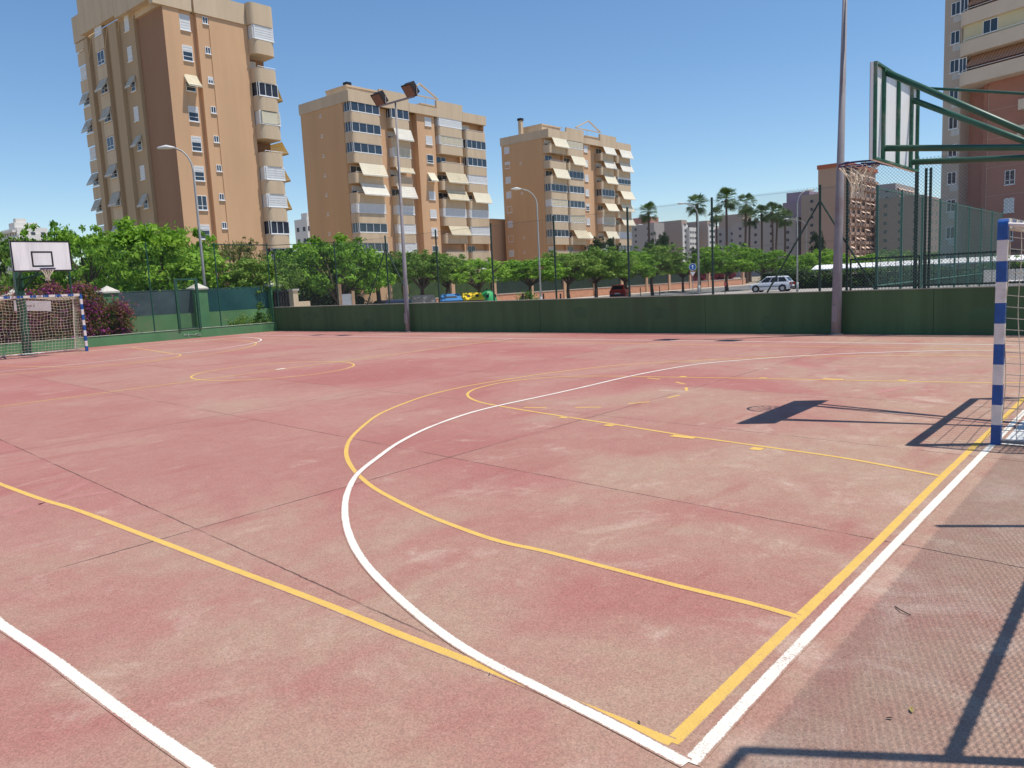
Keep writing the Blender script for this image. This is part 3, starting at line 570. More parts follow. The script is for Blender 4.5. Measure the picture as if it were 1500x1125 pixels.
# ------------------------------------------------------------------ goals
def net_panel(b, f, nu, nv, r, sag=0.0):
    """f(u,v)->Vector for u,v in 0..1"""
    for i in range(nu+1):
        b.tube([f(i/nu, j/nv) for j in range(nv+1)], r, 3, cap=False)
    for j in range(nv+1):
        b.tube([f(i/nu, j/nv) for i in range(nu+1)], r, 3, cap=False)
def goal(y0, sgn, label, cord, cs=0.11):
    """goal line at y0, net towards sgn; posts at x 5.96 and 9.04"""
    o = empty('handball_goal', (7.5, y0, 0)); tag(o, label, 'goal', 'handball goals'); h = 0.04; x0, x1 = 5.96, 9.04; Z = 2.08
    for x in (x0, x1):
        sx = 1 if x == x0 else -1
        b = MB(); n = 11; dz = Z/n
        for k in range(n):
            b.m = k % 2
            rnd = 0.0
            if k < n-1: b.box(x-h-7.5, x+h-7.5, -h, h, k*dz, (k+1)*dz)
            else:
                # rounded outer top corner
                pts = [(x-sx*h, k*dz), (x+sx*h, k*dz), (x+sx*h, Z), (x-sx*h+sx*.05, Z)]+[(x-sx*h+sx*.05-sx*.05*math.sin(t), Z-.05+.05*math.cos(t)) for t in (R(30), R(60), R(90))]
                A = [b.pt((p[0]-7.5, -h, p[1])) for p in pts]; B = [b.pt((p[0]-7.5, h, p[1])) for p in pts]; b.idx(A); b.idx(B[::-1])
                for i in range(len(A)): b.idx((A[i], B[i], B[(i+1) % len(A)], A[(i+1) % len(A)]))
        b.build('post', [blue_p, goal_w], o)
    b = MB(); n = 15; W_ = (x1-x0-2*h)/n
    for k in range(n): b.m = (k+1) % 2; b.box(x0+h+k*W_-7.5, x0+h+(k+1)*W_-7.5, -h+.001, h-.001, Z-0.08, Z-.001)
    b.build('crossbar', [blue_p, goal_w], o)
    # rear frame
    for x in (x0, x1):
        b = MB(); b.tube([(x-7.5, sgn*.02, Z-.05), (x-7.5, sgn*0.62, Z-.12), (x-7.5, sgn*0.75, Z-.25), (x-7.5, sgn*1.05, 0.03)], 0.017, 6); b.build('rear_stay', goal_w, o)
        b = MB(); b.tube([(x-7.5, 0, 0.035), (x-7.5, sgn*1.05, 0.035)], 0.02, 6); b.build('ground_bar', mat('grey_metal', (.25, .25, .26), .5), o)
    b = MB(); b.tube([(x0-7.5, sgn*1.05, 0.035), (x1-7.5, sgn*1.05, 0.035)], 0.02, 6); b.build('ground_bar', goal_w, o)
    b = MB(); rs = np.random.RandomState(3)
    ph = [rs.rand()*6 for _ in range(6)]
    def back(u, v):
        z = Z-.06-v*(Z-.10); y = 0.70+0.33*v-0.16*math.sin(math.pi*v)*math.sin(math.pi*u)*0+0.05*math.sin(9*u+ph[0])*v; zz = z-0.07*math.sin(math.pi*((u*4) % 1))*(1-v)
        return Vector((x0-7.5+.02+u*(x1-x0-.04)+0.02*math.sin(14*v+ph[1]), sgn*y, max(zz, .02)))
    net_panel(b, back, int(3/cs), int(2/cs), cord)
    def top(u, v): return Vector((x0-7.5+.02+u*(x1-x0-.04), sgn*(.03+v*.68), Z-.05-0.13*math.sin(math.pi*v)*(0.6+.4*math.sin(7*u+ph[2]))-.01*v))
    net_panel(b, top, int(3/cs), int(.7/cs), cord)
    for x in (x0, x1):
        sx = 1 if x == x0 else -1
        def side(u, v):
            z = Z-.06-v*(Z-.09); yy = .045+u*(0.66+0.33*v); return Vector((x-7.5+sx*(0.02+0.07*math.sin(math.pi*u)*math.sin(math.pi*v)), sgn*yy+0.012*math.sin(11*v+ph[3]+5*u), z-0.05*math.sin(math.pi*u)*(1-v)))
        net_panel(b, side, int(.9/cs), int(2/cs), cord)
    b.build('net', net_c, o)
    b = MB(); k = 0                     # cord lashings along the crossbar
    for i in range(24):
        x = x0-7.5+.1+i*.125
        b.ring((x, 0, 0), 0, 0) if False else None
        b.tube([(x, -.045, Z+.004), (x+.02, .045, Z+.004), (x+.03, .045, Z-.086), (x+.045, -.045, Z-.086), (x+.06, -.045, Z+.004)], cord*1.1, 4)
    b.build('lashing', net_c, o)
    return o
g_ = goal(-0.1054, -1, 'near goal with blue and white striped post at the right edge', 0.0042, 0.105); g_.location.x += .02; g_.location.y -= .025
goal(Lc+.1, 1, 'far goal with blue and white stripes in front of the bougainvillea', 0.0048, 0.105).location.x -= .08
# ------------------------------------------------------------------ baskets
def basket(y0, sgn, label, cx=7.54):
    """board plane at y0, hoop towards sgn"""
    o = empty('basketball_hoop', (cx, y0-sgn*2.5, 0)); tag(o, label, 'basketball hoop', 'basketball hoops'); off = Vector(o.location)
    def bb(b, n, m, par=None, sm=False):
        q = b.build(n, m, par or o, sm)
        if par is None: q.location = -off
        return q
    ya, yb = sorted((y0-sgn*.02, y0+sgn*.012)); zb, zt = 2.84, 3.84
    b = MB(); b.box(cx-.9, cx+.9, ya, yb, zb, zt); bd = bb(b, 'backboard', mat('backboard_white', (0.86, 0.85, 0.83), 0.55, 0.1, 5, streak=True, stain=(0.66, 0.64, 0.63)))
    f = y0+sgn*.0125; g = y0+sgn*.016; f0, f1 = sorted((f, g)); b = MB()
    def rectf(x0, x1, z0, z1, w):
        b.box(x0, x1, f0, f1, z0, z0+w); b.box(x0, x1, f0, f1, z1-w, z1); b.box(x0, x0+w, f0, f1, z0+w, z1-w); b.box(x1-w, x1, f0, f1, z0+w, z1-w)
    rectf(cx-.9, cx+.9, zb, zt, .045); rectf(cx-.325, cx+.325, zb+.15, zb+.66, .05); bb(b, 'board_marking', black, None)
    r0, r1 = sorted((y0-sgn*.021, y0-sgn*.055)); b = MB()     # rear frame
    b.box(cx-.9, cx+.9, r0, r1, zb, zb+.022); b.box(cx-.9, cx+.9, r0, r1, zt-.022, zt); b.box(cx-.9, cx-.876, r0, r1, zb+.022, zt-.022); b.box(cx+.876, cx+.9, r0, r1, zb+.022, zt-.022)
    for x in (-.57, 0.02, .60): b.box(cx+x-.021, cx+x+.021, r0, r1, zb+.023, zt-.023)
    bb(b, 'rear_frame', mat('worn_green_paint', (0.045, 0.15, 0.095), 0.6, 0.3, 7, stain=(0.28, 0.27, 0.22)))
    py = y0-sgn*2.5; pr = 0.055
    for p, q, r_, n_ in (((-.57, .055, 3.78), (-.03, 2.45, 2.26), .034, 'arm'), ((.60, .055, 3.65), (.05, 2.45, 2.26), .034, 'arm'), ((-.57, .06, 2.98), (-.03, 2.45, 2.70), .034, 'arm'), ((.60, .06, 2.93), (.05, 2.45, 2.66), .034, 'arm'), ((.62, .06, 3.80), (.05, 2.45, 3.12), .016, 'tie_rod')):
        b = MB(); b.tube([(cx+p[0], y0-sgn*p[1], p[2]), (cx+q[0], y0-sgn*q[1], q[2])], r_, 10); bb(b, n_, green_m, None, True)
    b = MB(); b.box(cx-.12, cx+.12, py-.12, py+.12, 0, 3.3); b.box(cx-.25, cx+.25, py-.25, py+.25, 0.001, .03); bb(b, 'pole', green_m)
    c = (cx, y0+sgn*.385, 2.92); b = MB(); b.ring(c, .225, .011, 28, 7); b.ring((c[0], c[1], c[2]-.03), .225, .006, 28, 5)
    b.box(cx-.08, cx+.08, *sorted((y0+sgn*.017, y0+sgn*.03)), 2.84, 2.95)
    for x in (-.07, .07): b.tube([(cx+x, y0+sgn*.03, 2.915), (cx+x, y0+sgn*.17, 2.915)], .011, 6); b.tube([(cx+x, y0+sgn*.03, 2.85), (cx+x, y0+sgn*.17, 2.90)], .008, 6)
    b.tube([(cx-.07, y0+sgn*.16, 2.90), (cx-.2, y0+sgn*.3, 2.90)], .007, 5); b.tube([(cx+.07, y0+sgn*.16, 2.90), (cx+.2, y0+sgn*.3, 2.90)], .007, 5)
    rm = bb(b, 'hoop', mat('hoop_navy', (0.02, 0.03, 0.12), 0.45, 0.3, 9, stain=(0.25, 0.04, 0.02)), None, True)
    b = MB(); N = 12
    def np_(k, t):
        tt = [0, .14, .34, .56, .78, 1][t]*.86; rr = [.225, .18, .12, .08, .062, .075][t]; a = 2*math.pi*(k+0.5*(t % 2))/N+0.12*math.sin(t*2+k)
        return (c[0]-.05*tt+rr*math.cos(a), c[1]+rr*math.sin(a), c[2]-.02-.44*tt+.012*math.sin(3*k))
    for k in range(N):
        for t in range(5):
            if t % 2 == 0: b.tube([np_(k, t), np_(k, t+1)], .0048, 4); b.tube([np_((k+1) % N, t), np_(k, t+1)], .0048, 4)
            else: b.tube([np_(k, t), np_(k, t+1)], .0048, 4); b.tube([np_(k, t), np_((k+1) % N, t+1)], .0048, 4)
    bb(b, 'net', net_c)
    return o
basket(1.2, 1, 'near basketball hoop seen from behind with green arms and worn white board')
basket(Lc-1.2, -1, 'far basketball hoop with white board and black square above the left goal', 7.42)
# ------------------------------------------------------------------ floodlight poles
def flood(y, label, r0, lamps, H=9.0):
    o = empty('floodlight_pole', (XW-.24, y, 0)); tag(o, label, 'floodlight', 'floodlight poles on the far sideline')
    ln = lamps[2]
    b = MB(); b.tube([(0, 0, 0), (0, -ln*.1, 1.0), (0, -ln, H)], [r0*1.05, r0, r0*.36], 12); b.tube([(0, 0, 0), (0, 0, .02)], r0*1.5, 12); b.build('pole', pole_m, o, True)
    b = MB(); b.box(-r0-.02, -r0+.02, -.06, .06, .35, .75); b.build('hatch', pole_m, o)
    lamps = (lamps[0]-ln, lamps[1]-ln)
    b = MB(); b.box(-.03, .03, lamps[0], lamps[1], H, H+.06); b.build('crossarm', pole_m, o)
    for yy in (lamps[0]+.1, lamps[1]-.1):
        l = MB(); Rm = Matrix.Rotation(R(-38), 4, 'Y')
        l.T = lambda x, y_, z: tuple(Rm @ Vector((x, y_, z))+Vector((-.05, yy, H+.30)))
        l.box(-.10, .12, -.23, .23, -.22, .22); l.box(-.14, -.10, -.26, .26, -.25, .25)
        h = l.build('lamp_housing', mat('lamp_black', (0.03, 0.022, 0.02), 0.5, .2), o)
        g = MB(); g.T = l.T; g.box(-.145, -.141, -.22, .22, -.21, .21); g.build('lamp_glass', mat('lamp_lens', (0.20, 0.12, 0.09), 0.25, 0.4, 20), h)
        g = MB(); g.T = lambda x, y_, z: (x, yy+y_, H+z); g.box(-.02, .02, -.26, -.24, .03, .34); g.box(-.02, .02, .24, .26, .03, .34); g.build('bracket', pole_m, h)
    return o
flood(21.56, 'floodlight pole with two dark lamps in front of the second block', .088, (-1.05, .9, .12), 8.68)
flood(5.25, 'tall thick floodlight pole standing left of the near backboard', .118, (-1.0, 1.0, .19), 9.6)
# near side fence behind the photographer (its shadow falls on the court corner)
nf = empty('chain_link_fence', (1.15, -1.62, 0)); tag(nf, 'tall chain-link fence behind the near baseline, seen by its shadow', 'fence')
for x in (-5.1, -2.06, .98, 4.02, 7.06, 10.1, 13.1):
    b = MB(); b.tube([(x, -1.62, 0), (x, -1.62, 4.45)], .026, 8); fbuild(b, 'post', fence_g, nf)
b = MB(); b.tube([(-6, -1.62, 4.45), (.98, -1.62, 4.45)], .024, 6); b.tube([(.98, -1.62, 2.55), (14, -1.62, 2.55)], .026, 6); fbuild(b, 'rail', fence_g, nf)
b = MB(); chain(b, (-6, -1.62, 0), (14, -1.62, 0), .1, 4.4, .08, .0020); fbuild(b, 'wire_mesh', wire_m, nf)
b = MB(); chain(b, (.98, -1.60, 0), (14, -1.60, 0), 2.39, 2.56, .035, .0026); fbuild(b, 'rolled_mesh', wire_m, nf)
nl = MB()
def leaf(b, x, y, a, s):
    p = G(x, y, .006); c, s_ = math.cos(a), math.sin(a)
    b.T = lambda u, v, w: (p.x+c*u*s-s_*v*s, p.y+s_*u*s+c*v*s, p.z+w*s)
    b.face([(-1, 0, .1), (-.3, -.35, .25), (.5, -.25, .3), (1, 0, .1)]); b.face([(-1, 0, .1), (1, 0, .1), (.5, .3, .2), (-.3, .35, .2)])
for i, (x, y, a, s, mm, lb) in enumerate(((1335, 1040, .3, .022, 'dry_leaf', 'curled yellowish dry leaf on the court behind the baseline'), (1303, 1052, 2.2, .014, 'dry_leaf_dark', 'tiny dark dry leaf on the court beside the yellowish leaf'), (936, 1058, 1.0, .012, 'dry_leaf_dark', 'tiny dark leaf on the yellow sideline near its corner'), (717, 987, .5, .009, 'dry_leaf_dark', 'tiny dark leaf beside the white arc'))):
    b = MB(); leaf(b, x, y, a, s); tag(b.build('fallen_leaf', mat(mm, (.38, .30, .10) if mm == 'dry_leaf' else (.06, .05, .03), .8)), lb, 'leaf')
b = MB(); b.tube([G(1311, 888, .006), G(1320, 894, .012), G(1334, 901, .006)], .003, 5)
tag(b.build('twig', bark), 'thin brown twig lying on the court behind the baseline', 'twig')
# ------------------------------------------------------------------ buildings
def window(par, T, s0, s1, z0, z1, out=0.0, mull=1, blind=0.0, bm=None, name='window', transom=False, gl=None):
    """white framed window lying on the facade; T maps (along, outward, z)"""
    b = MB(T); w = 0.06; d = out+0.05
    b.box(s0, s1, out-.04, d, z0, z0+w); b.box(s0, s1, out-.04, d, z1-w, z1); b.box(s0, s0+w, out-.04, d, z0+w, z1-w); b.box(s1-w, s1, out-.04, d, z0+w, z1-w)
    for i in range(1, mull+1):
        x = s0+(s1-s0)*i/(mull+1); b.box(x-.03, x+.03, out-.04, d-.005, z0+w, z1-w)
    if transom: b.box(s0+w, s1-w, out-.04, d-.01, z0+.28*(z1-z0), z0+.28*(z1-z0)+.05)
    b.box(s0-.06, s1+.06, out-.04, out+.12, z0-.07, z0-.003)
    f = b.build(name, frame_w, par)
    b = MB(T); b.box(s0+w, s1-w, out-.03, out+.02, z0+w, z1-w); b.build('pane', gl or glass_d, f)
    if blind > 0:
        b = MB(T); zb = z1-w-(z1-z0-2*w)*blind; n = max(2, int((z1-w-zb)/.12))
        for i in range(n): a = zb+(z1-w-zb)*i/n; b.box(s0+w, s1-w, out+.022, out+.036+.012*(i % 2), a, a+(z1-w-zb)/n-.004)
        b.build('blind', bm or blind_w, f)
    return f
AWN = [awn_c, awn_c, mat('awning_bleached', (.80, .77, .68), .8, .1, 1.5, trans=.2), mat('awning_sand', (.70, .62, .45), .8, .14, 1.5, trans=.2)]
def awning(par, T, s0, s1, zt, drop=1.35, proj=.8, out=0.0, m=None, sides=False):
    drop *= random.uniform(.82, 1.08); proj *= random.uniform(.75, 1.15); tl_ = random.uniform(-.07, .07); m = m or random.choice(AWN)
    b = MB(T); n = 6; pr = []
    for i in range(n+1):
        t = i/n; pr.append((out+.05+proj*t, zt-drop*t-0.06*math.sin(math.pi*t)))
    for i in range(n): b.face([(s0, pr[i][0], pr[i][1]), (s1, pr[i][0], pr[i][1]), (s1, pr[i+1][0], pr[i+1][1]+tl_*(i+1)/n), (s0, pr[i+1][0], pr[i+1][1])])
    e = pr[-1]; b.face([(s0, e[0], e[1]), (s1, e[0], e[1]), (s1, e[0]+.01, e[1]-.16), (s0, e[0]+.01, e[1]-.16)])
    if sides:
        for s in (s0, s1): b.face([(s, out+.04, zt), (s, e[0], e[1]), (s, out+.04, zt-.5)])
    a = b.build('awning', m or awn_c, par)
    b = MB(T); b.tube([(s0, e[0], e[1]), (s1, e[0], e[1])], .025, 5); b.tube([(s0+.05, out+.05, zt-drop*.9), (s0+.05, e[0], e[1])], .015, 4); b.tube([(s1-.05, out+.05, zt-drop*.9), (s1-.05, e[0], e[1])], .015, 4)
    b.build('awning_rod', frame_w, a)
    return a
def bay(par, T, s0, s1, codes, zc0=28.0, pitch=2.87, dep=1.6, corners='ab', side=None, r=.45):
    """column of protruding balconies: curved parapet below each opening; codes top down"""
    for k, c in enumerate(codes):
        zc = zc0-pitch*k; z0, z1 = zc-.66, zc+.72
        b = MB(lambda x, y, z: T(x, -y, z)); b.prism(rpoly(s0, s1, 0.0, dep, r, corners), zc+.72-pitch, z0-.02); b.build('balcony', cream, par)
        if c in 'WLRw':
            b = MB(lambda x, y, z: T(x, -y, z)); b.prism(rpoly(s0+.1, s1-.1, .14, dep-.01, .05, ''), z0, z1-.002); b.build('balcony_glass', glass_d if c in 'Ww' else blind_w, par)
            window(par, T, s0+.22, s1-.12, z0+.03, z1-.01, -.10, 3 if s1-s0 > 4 else 2, {'W': 0, 'w': .3, 'L': 1.0, 'R': .95}[c], blind_c if c == 'R' else blind_w, 'balcony_window')
            if side: # glazed return
                b = MB(T); n = 2
                xs = s0+.09 if side == 'l' else s1-.09
                for i in range(n+1): y = -.2-(dep-.4)*i/n; b.box(xs-.03, xs+.03, y-.03, y+.03, z0+.02, z1-.01)
                b.box(xs-.03, xs+.03, -dep+.1, -.15, z0, z0+.06); b.build('side_frame', frame_w, par)
        else:
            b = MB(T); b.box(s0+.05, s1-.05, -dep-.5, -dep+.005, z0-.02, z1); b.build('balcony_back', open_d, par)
            if random.random() < .8: window(par, T, s0+.5, s0+.5+(s1-s0)*.4, z0-.3, z0+1.15, -dep+.02, 1, random.choice([0, 0, .5]))
            b = MB(T); b.tube([(s0+.3, -.06, z0+.12), (s1-.2, -.06, z0+.12)], .03, 5)
            for i in range(5): x = s0+.3+(s1-s0-.5)*i/4; b.tube([(x, -.06, z0-.02), (x, -.06, z0+.12)], .018, 4)
            b.build('handrail', frame_w, par)
        if c in 'Aa': awning(par, T, s0+(.9 if s1-s0 > 5 else .35), s1+.02, z1-.02, 1.6 if c == 'A' else .9, .82 if c == 'A' else .4)
def frontT(Y0=0): return lambda s, o, z: (s, Y0-o, z)
def leftT(X0=0): return lambda s, o, z: (X0-o, s, z)
side_shade = mat('tan_side_shade', (0.62, 0.385, 0.21), 0.9, 0.07, 0.35, 0.15, 8, streak=True)  # tan copy for the shaded sides, part of their shade in the colour
def block(name, label, ox, oy, plan, left_cols, mirror, chim):
    o = empty(name, (ox, oy, 0)); tag(o, label, 'apartment block', 'tan apartment blocks'); T = frontT(0); TL = leftT(0)
    z0 = -.45
    b = MB()
    b.box(0.02, 29.1, 1.58, 11.9, z0, 29.0)
    for x0, x1, y in plan['core']: b.box(x0, x1, y, 1.6, z0, 28.7)
    b.build('wall', tan, o); b = MB(); b.box(-.03, .018, 1.6, 11.88, z0, 28.64); b.build('shaded_side_wall', side_shade, o)  # thin skin carrying the shade-toned tan on the side away from the sun
    b = MB(); b.box(.02, 5.8, 0.02, 1.57, z0, 1.9)
    for s0, s1, cd_ in plan['bays']: b.box(s0, s1, .05, 1.57, z0, 2.9)
    b.build('base', tan_shade, o) if False else None
    b = MB()
    for x0, x1, zt, yf in plan['roof']: b.box(x0, x1, yf, yf+.4 if x0 > .1 else 12.0, 28.65, zt)
    b.box(29.0, 29.25, .41, 12.1, 28.65, 30.2); b.box(-.1, 29.2, 11.8, 12.12, 28.66, 30.19); b.box(.3, 29, .42, 11.9, 28.9, 29.2)
    b.build('parapet', cream, o)
    for s0, s1, cds in plan['bays']:
        bay(o, T, s0, s1, cds, side='l' if s0 < 1 else 'l', corners='ab')
    for s0, s1, y, cds in plan['flats']:
        for k, c in enumerate(cds):
            zc = 27.7-2.87*k; Tf = frontT(y); window(o, Tf, s0, s1, zc-.65, zc+.65, .02, 0, {'L': 1, 'W': 0, 'H': .4, 'A': 0}[c], None, 'window', True)
            if c == 'A': awning(o, Tf, s0-.1, s1+.1, zc+.7, 1.2, .85, .02, sides=True)
    for y, w, h, cds in left_cols:
        for k, c in enumerate(cds):
            zc = 27.7-2.87*k
            if c == '-': continue
            window(o, TL, y-w/2, y+w/2, zc-h/2, zc+h/2, .0, 0, {'L': 1, 'W': 0, 'H': .45}[c], None, 'window')
    # penthouse, chimney, open pediment
    b = MB(); b.box(2.5, 8.5, 3.5, 8.5, 29.2, 31.7); b.box(2.4, 8.6, 3.4, 8.6, 31.7, 31.95); b.build('penthouse', cream, o); b = MB(); b.box(17.5, 25, 3.5, 8.5, 29.2, 31.2); b.box(17.4, 25.1, 3.4, 8.6, 31.2, 31.4); b.build('penthouse', cream, o)
    cx, cy, cz = chim; b = MB(); b.box(cx-.35, cx+.35, cy-.35, cy+.35, 29.2, cz); ch = b.build('chimney', cream, o); b = MB(); b.box(cx-.45, cx+.45, cy-.45, cy+.45, cz, cz+.45); b.build('chimney_cap', black, ch)
    b = MB(); p0, p1, ap = plan['ped']
    b.tube([(p0, .3, 31.5), (ap, .3, 33.3), (p1, .3, 31.5)], .15, 4); b.tube([(p0, .3, 31.45), (p1, .3, 31.45)], .12, 4); b.build('pediment_frame', cream, o)
    b = MB()
    for x, y in ((12.5, 6), (20, 5)): b.tube([(x, y, 31.2 if x > 17 else 29.2), (x, y, 33)], .03, 4); b.tube([(x-.5, y, 32.8), (x+.5, y, 32.8)], .02, 4)
    b.build('antenna', lamp_gr, o)
    return o
plan2 = dict(core=[(5.75, 7.7, 1.0), (13.3, 17.1, .35), (17.1, 17.8, 1.3), (11.5, 13.3, 1.5), (23.3, 24.0, 1.0), (29.0, 29.2, .6)],
             roof=[(-.12, 5.8, 30.2, 0), (5.82, 11.6, 31.2, .05), (11.62, 17.55, 29.95, 0), (17.57, 23.5, 31.2, .02), (23.52, 29.25, 30.15, 0)],
             bays=[(0.05, 5.7, 'WWWAALWWWW'), (7.7, 11.55, 'WARaALLLWO'), (17.75, 23.3, 'LROAALAOWO'), (24.0, 29.05, 'OWWLALLOWO')],
             flats=[(15.0, 16.4, .35, 'LLWALLLWLL')], ped=(11.6, 18.2, 14.4))
block('apartment_building', 'second tan apartment block, behind the pole with two floodlights', 71.2, 90.0, plan2, [(6.9, .34, .45, 'WWWWWWWWWW')], False, (3.4, 4.4, 32.0+.1))
plan3 = dict(core=[(5.6, 5.95, 1.0), (11.4, 14.2, .35), (14.2, 17.3, 1.5), (22.5, 23.4, 1.0), (29.0, 29.2, .6)],
             roof=[(-.12, 5.8, 30.2, 0), (5.82, 11.6, 31.1, .05), (11.62, 17.4, 29.7, 0), (17.42, 23.45, 31.1, .02), (23.47, 29.25, 30.15, 0)],
             bays=[(0.05, 5.5, 'AOAWRWWOWW'), (5.95, 11.35, 'RAWWWRAOWO'), (17.4, 22.5, 'AAAWARALLO'), (23.5, 29.05, 'AAwAAALWWO')],
             flats=[(11.9, 13.1, .35, 'LLLLHLALLL')], ped=(9.3, 18.1, 13.8))
block('apartment_building', 'third tan apartment block, farthest of the three, with a tall chimney', 118.0, 90.0, plan3, [(10.5, 1.3, 1.25, 'LHLLWLWLLW'), (7.1, .34, .4, '-W-W--WWWW')], True, (1.2, 7.7, 33.0))
# low wing left of the third block
b = MB(); b.box(0, 14, 0, 8, -.4, 14.4); o = tag(b.build('low_building', tan, loc=(110.0, 103.2, 0)), 'plain windowless tan wing left of the third apartment block', 'building')
b = MB(); b.tube([(-.08, .9, 0), (-.08, .9, 14.2)], .08, 5); b.box(-.06, 14, -.08, 8, 14.402, 14.6); b.build('drainpipe', cream, o)
# ---- first tower
o = empty('apartment_building', (36.0, 73.0, 0)); tag(o, 'tallest tan apartment tower at left with awnings on its shaded side', 'apartment block', 'tan apartment blocks')
b = MB(); z0 = -.45; ZT = 29.35
b.box(.0, 8.9, .45, 16.4, z0, ZT); b.box(0, 1.6, 0, .45, z0, ZT); b.box(2.85, 3.0, .0, .45, z0, ZT) if False else None
b.box(1.6, 2.8, .18, .45, z0, ZT); b.box(3.35, 3.95, 0.0, .45, z0, ZT); b.box(3.95, 4.65, .07, .45, z0, ZT); b.box(4.65, 8.9, 0, .45, z0, ZT)
b.box(.9, 8.9, 16.4, 19.9, z0, ZT)
# shaded left side: piers and recesses (normal -X)
b.box(8.901, 11.4, 1.6, 18, z0, ZT)
b.build('wall', tan, o)
b = MB(); b.box(-.02, -.001, .46, 16.38, z0, 29.3); b.box(-.02, -.001, 0, .459, z0, 29.3); b.build('shaded_side_wall', tan_shade, o)  # thin skin with side shade mixed into its brown colour
b2 = MB()
for y0, y1, out in ((8.4, 10.1, .75), (10.1, 11.3, .35), (11.3, 14.2, .75), (14.2, 15.4, .35), (15.4, 16.38, .75), (5.3, 8.39, .35)):
    b2.box(-out, -.021 if out > .5 else -.0205, y0+.001, y1-.001, z0, 29.8)
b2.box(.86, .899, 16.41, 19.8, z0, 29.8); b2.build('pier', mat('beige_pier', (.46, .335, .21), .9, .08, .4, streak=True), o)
b = MB(); b.box(-.95, 4.0-1.1, -.12, .6, 29.36, 33.6); b.box(3.15, 8.75, -.12, .3, 29.36, 31.4); b.box(-.95, -.3, .6, 8, 29.9, 33.4); b.box(-.97, -.3, 8.02, 16.4, 30.2, 35.2); b.box(-.25, .6, 16.42, 20.0, 30.3, 33.0); b.box(-.2, 8.9, .61, 19.9, 29.37, 30.2); b.box(8.3, 8.9, .61, 19.9, 30.21, 31.38)
b.prism(rpoly(8.8, 11.6, -.95, 3, .5), 29.36, 31.5); b.build('parapet', cream, o)
T = frontT(.18)
for k, c in enumerate('LHAHHHWHWW'):
    zc = 28.28-2.86*k; window(o, T, 1.68, 2.72, zc-.72, zc+.72, .0, 1 if c == 'W' else 0, {'L': 1, 'H': .4, 'W': 0, 'A': 0}[c], transom=True)
    if c == 'A': awning(o, T, 1.5, 2.9, zc+.85, 1.2, .9, 0, sides=True)
T = frontT(.07)
for k in range(10): zc = 28.89-2.85*k; window(o, T, 4.02, 4.58, zc-.32, zc+.34, 0, 1, .5 if k == 2 else 0)
bay(o, lambda s, q, z: (s, -.95-q, z), 8.9, 11.5, 'LOWROLLWWW', 28.62, 2.84, 2.4, side='l', r=.6)
TR = lambda s, q, z: (11.45+q, s, z)
for k in (2, 4, 5, 6): awning(o, TR, -.7, 2.0, 28.62-2.84*k+.6, 1.3, .62, 0, awn_y)
b = MB(); b.box(9.1, 11.0, -.9, -.87, 28.62-2.84*3-.7, 28.62-2.84*3+.7); b.build('cloth_blind', awn_c, o)
for y, w, h, x, cds in ((18.9, 1.5, 1.25, 0, 'HLAALAAHW'), (12.4, 1.6, 1.35, .75, 'LWAAWAAAW'), (6.7, .9, 1.4, .35, 'LLALALAWW')):
    TL = leftT(-x)
    for k, c in enumerate(cds):
        zc = (30.0 if y > 10 else 29.2)-2.9*k
        if y > 10: b = MB(TL); b.box(y-w/2-.3, y+w/2+.3, .012, .06, zc-2.15, zc-.8); b.build('window_apron', cream, o)
        window(o, TL, y-w/2, y+w/2, zc-h/2, zc+h/2, .02, 1 if w > 1 else 0, {'H': .5, 'L': 1, 'W': 0, 'A': 0}[c], transom=True)
        if c == 'A': awning(o, TL, y-w/2-.15, y+w/2+.15, zc+h/2+.05, 1.25, .62, .02, awn_g, sides=True)
# ---- brick red tower at the right edge
ang = R(248.4); o = empty('tower_block', (95.58, 18.94, 0), ang)
tag(o, 'tall brick-red tower with cream rounded balconies at the right edge', 'apartment block')
redw = mat('red_brick_render', (0.42, 0.20, 0.15), 0.9, 0.08, .5, .15, 8, stain=(0.38, 0.175, 0.13)); creamp = mat('cream_pinkish', (0.68, 0.55, 0.43), 0.9, 0.06, .5); cyel = mat('pale_yellow_wall', (0.62, 0.55, 0.36), 0.9, 0.06, .5); stripm = mat('greyish_render', (0.50, 0.41, 0.34), .9, .08, .5)
TT = lambda s, q, z: (s, q, z)   # local x along the facade to the right, +q outward? resolved below
# local +x = along facade; outward (towards the camera) is local -y rotated: check sign
nrm = Vector((math.cos(ang+math.pi/2), math.sin(ang+math.pi/2), 0)); sg = 1 if nrm.dot(CAM-Vector((95.58, 18.94, 0))) > 0 else -1
TT = lambda s, q, z: (s, sg*q, z)
def tb(b): b.T = TT; return b
b = tb(MB()); b.box(0, 2.0, -12, 0, -.4, 45); b.build('wall', stripm, o)
b = tb(MB()); b.box(2.0, 4.2, -12, -1.6, -.4, 45); b.box(4.2, 5.0, -12, -.5, -.4, 45); b.box(5.0, 9.2, -12, 0, -.4, 45.5); b.box(9.2, 22, -12, -.8, -.4, 45); b.build('wall', redw, o)
b = tb(MB())
for k in range(7): b.box(5.0, 9.2, 0.0, .015, 2.5+2.9*k, 2.53+2.9*k)
b.box(4.98, 5.02, .0, .03, 5, 19.5); b.build('render_joint', stripm, o)
for k in range(14):
    zc = 7.9+2.93*k-5.86; window(o, TT, .75, 1.75, zc-.75, zc+.55, .02, 1, .0)
    b = tb(MB()); b.box(1.0, 1.95, .01, .05, zc-1.5, zc-.85); b.build('window_apron', mat('light_apron', (.55, .54, .53), .8), o)
for k, z in enumerate((4.3, 7.2, 10.0)): window(o, TT, 6.9, 7.9, z-.75, z+.7, .02, 1, 1.0 if k == 1 else 0, transom=True)
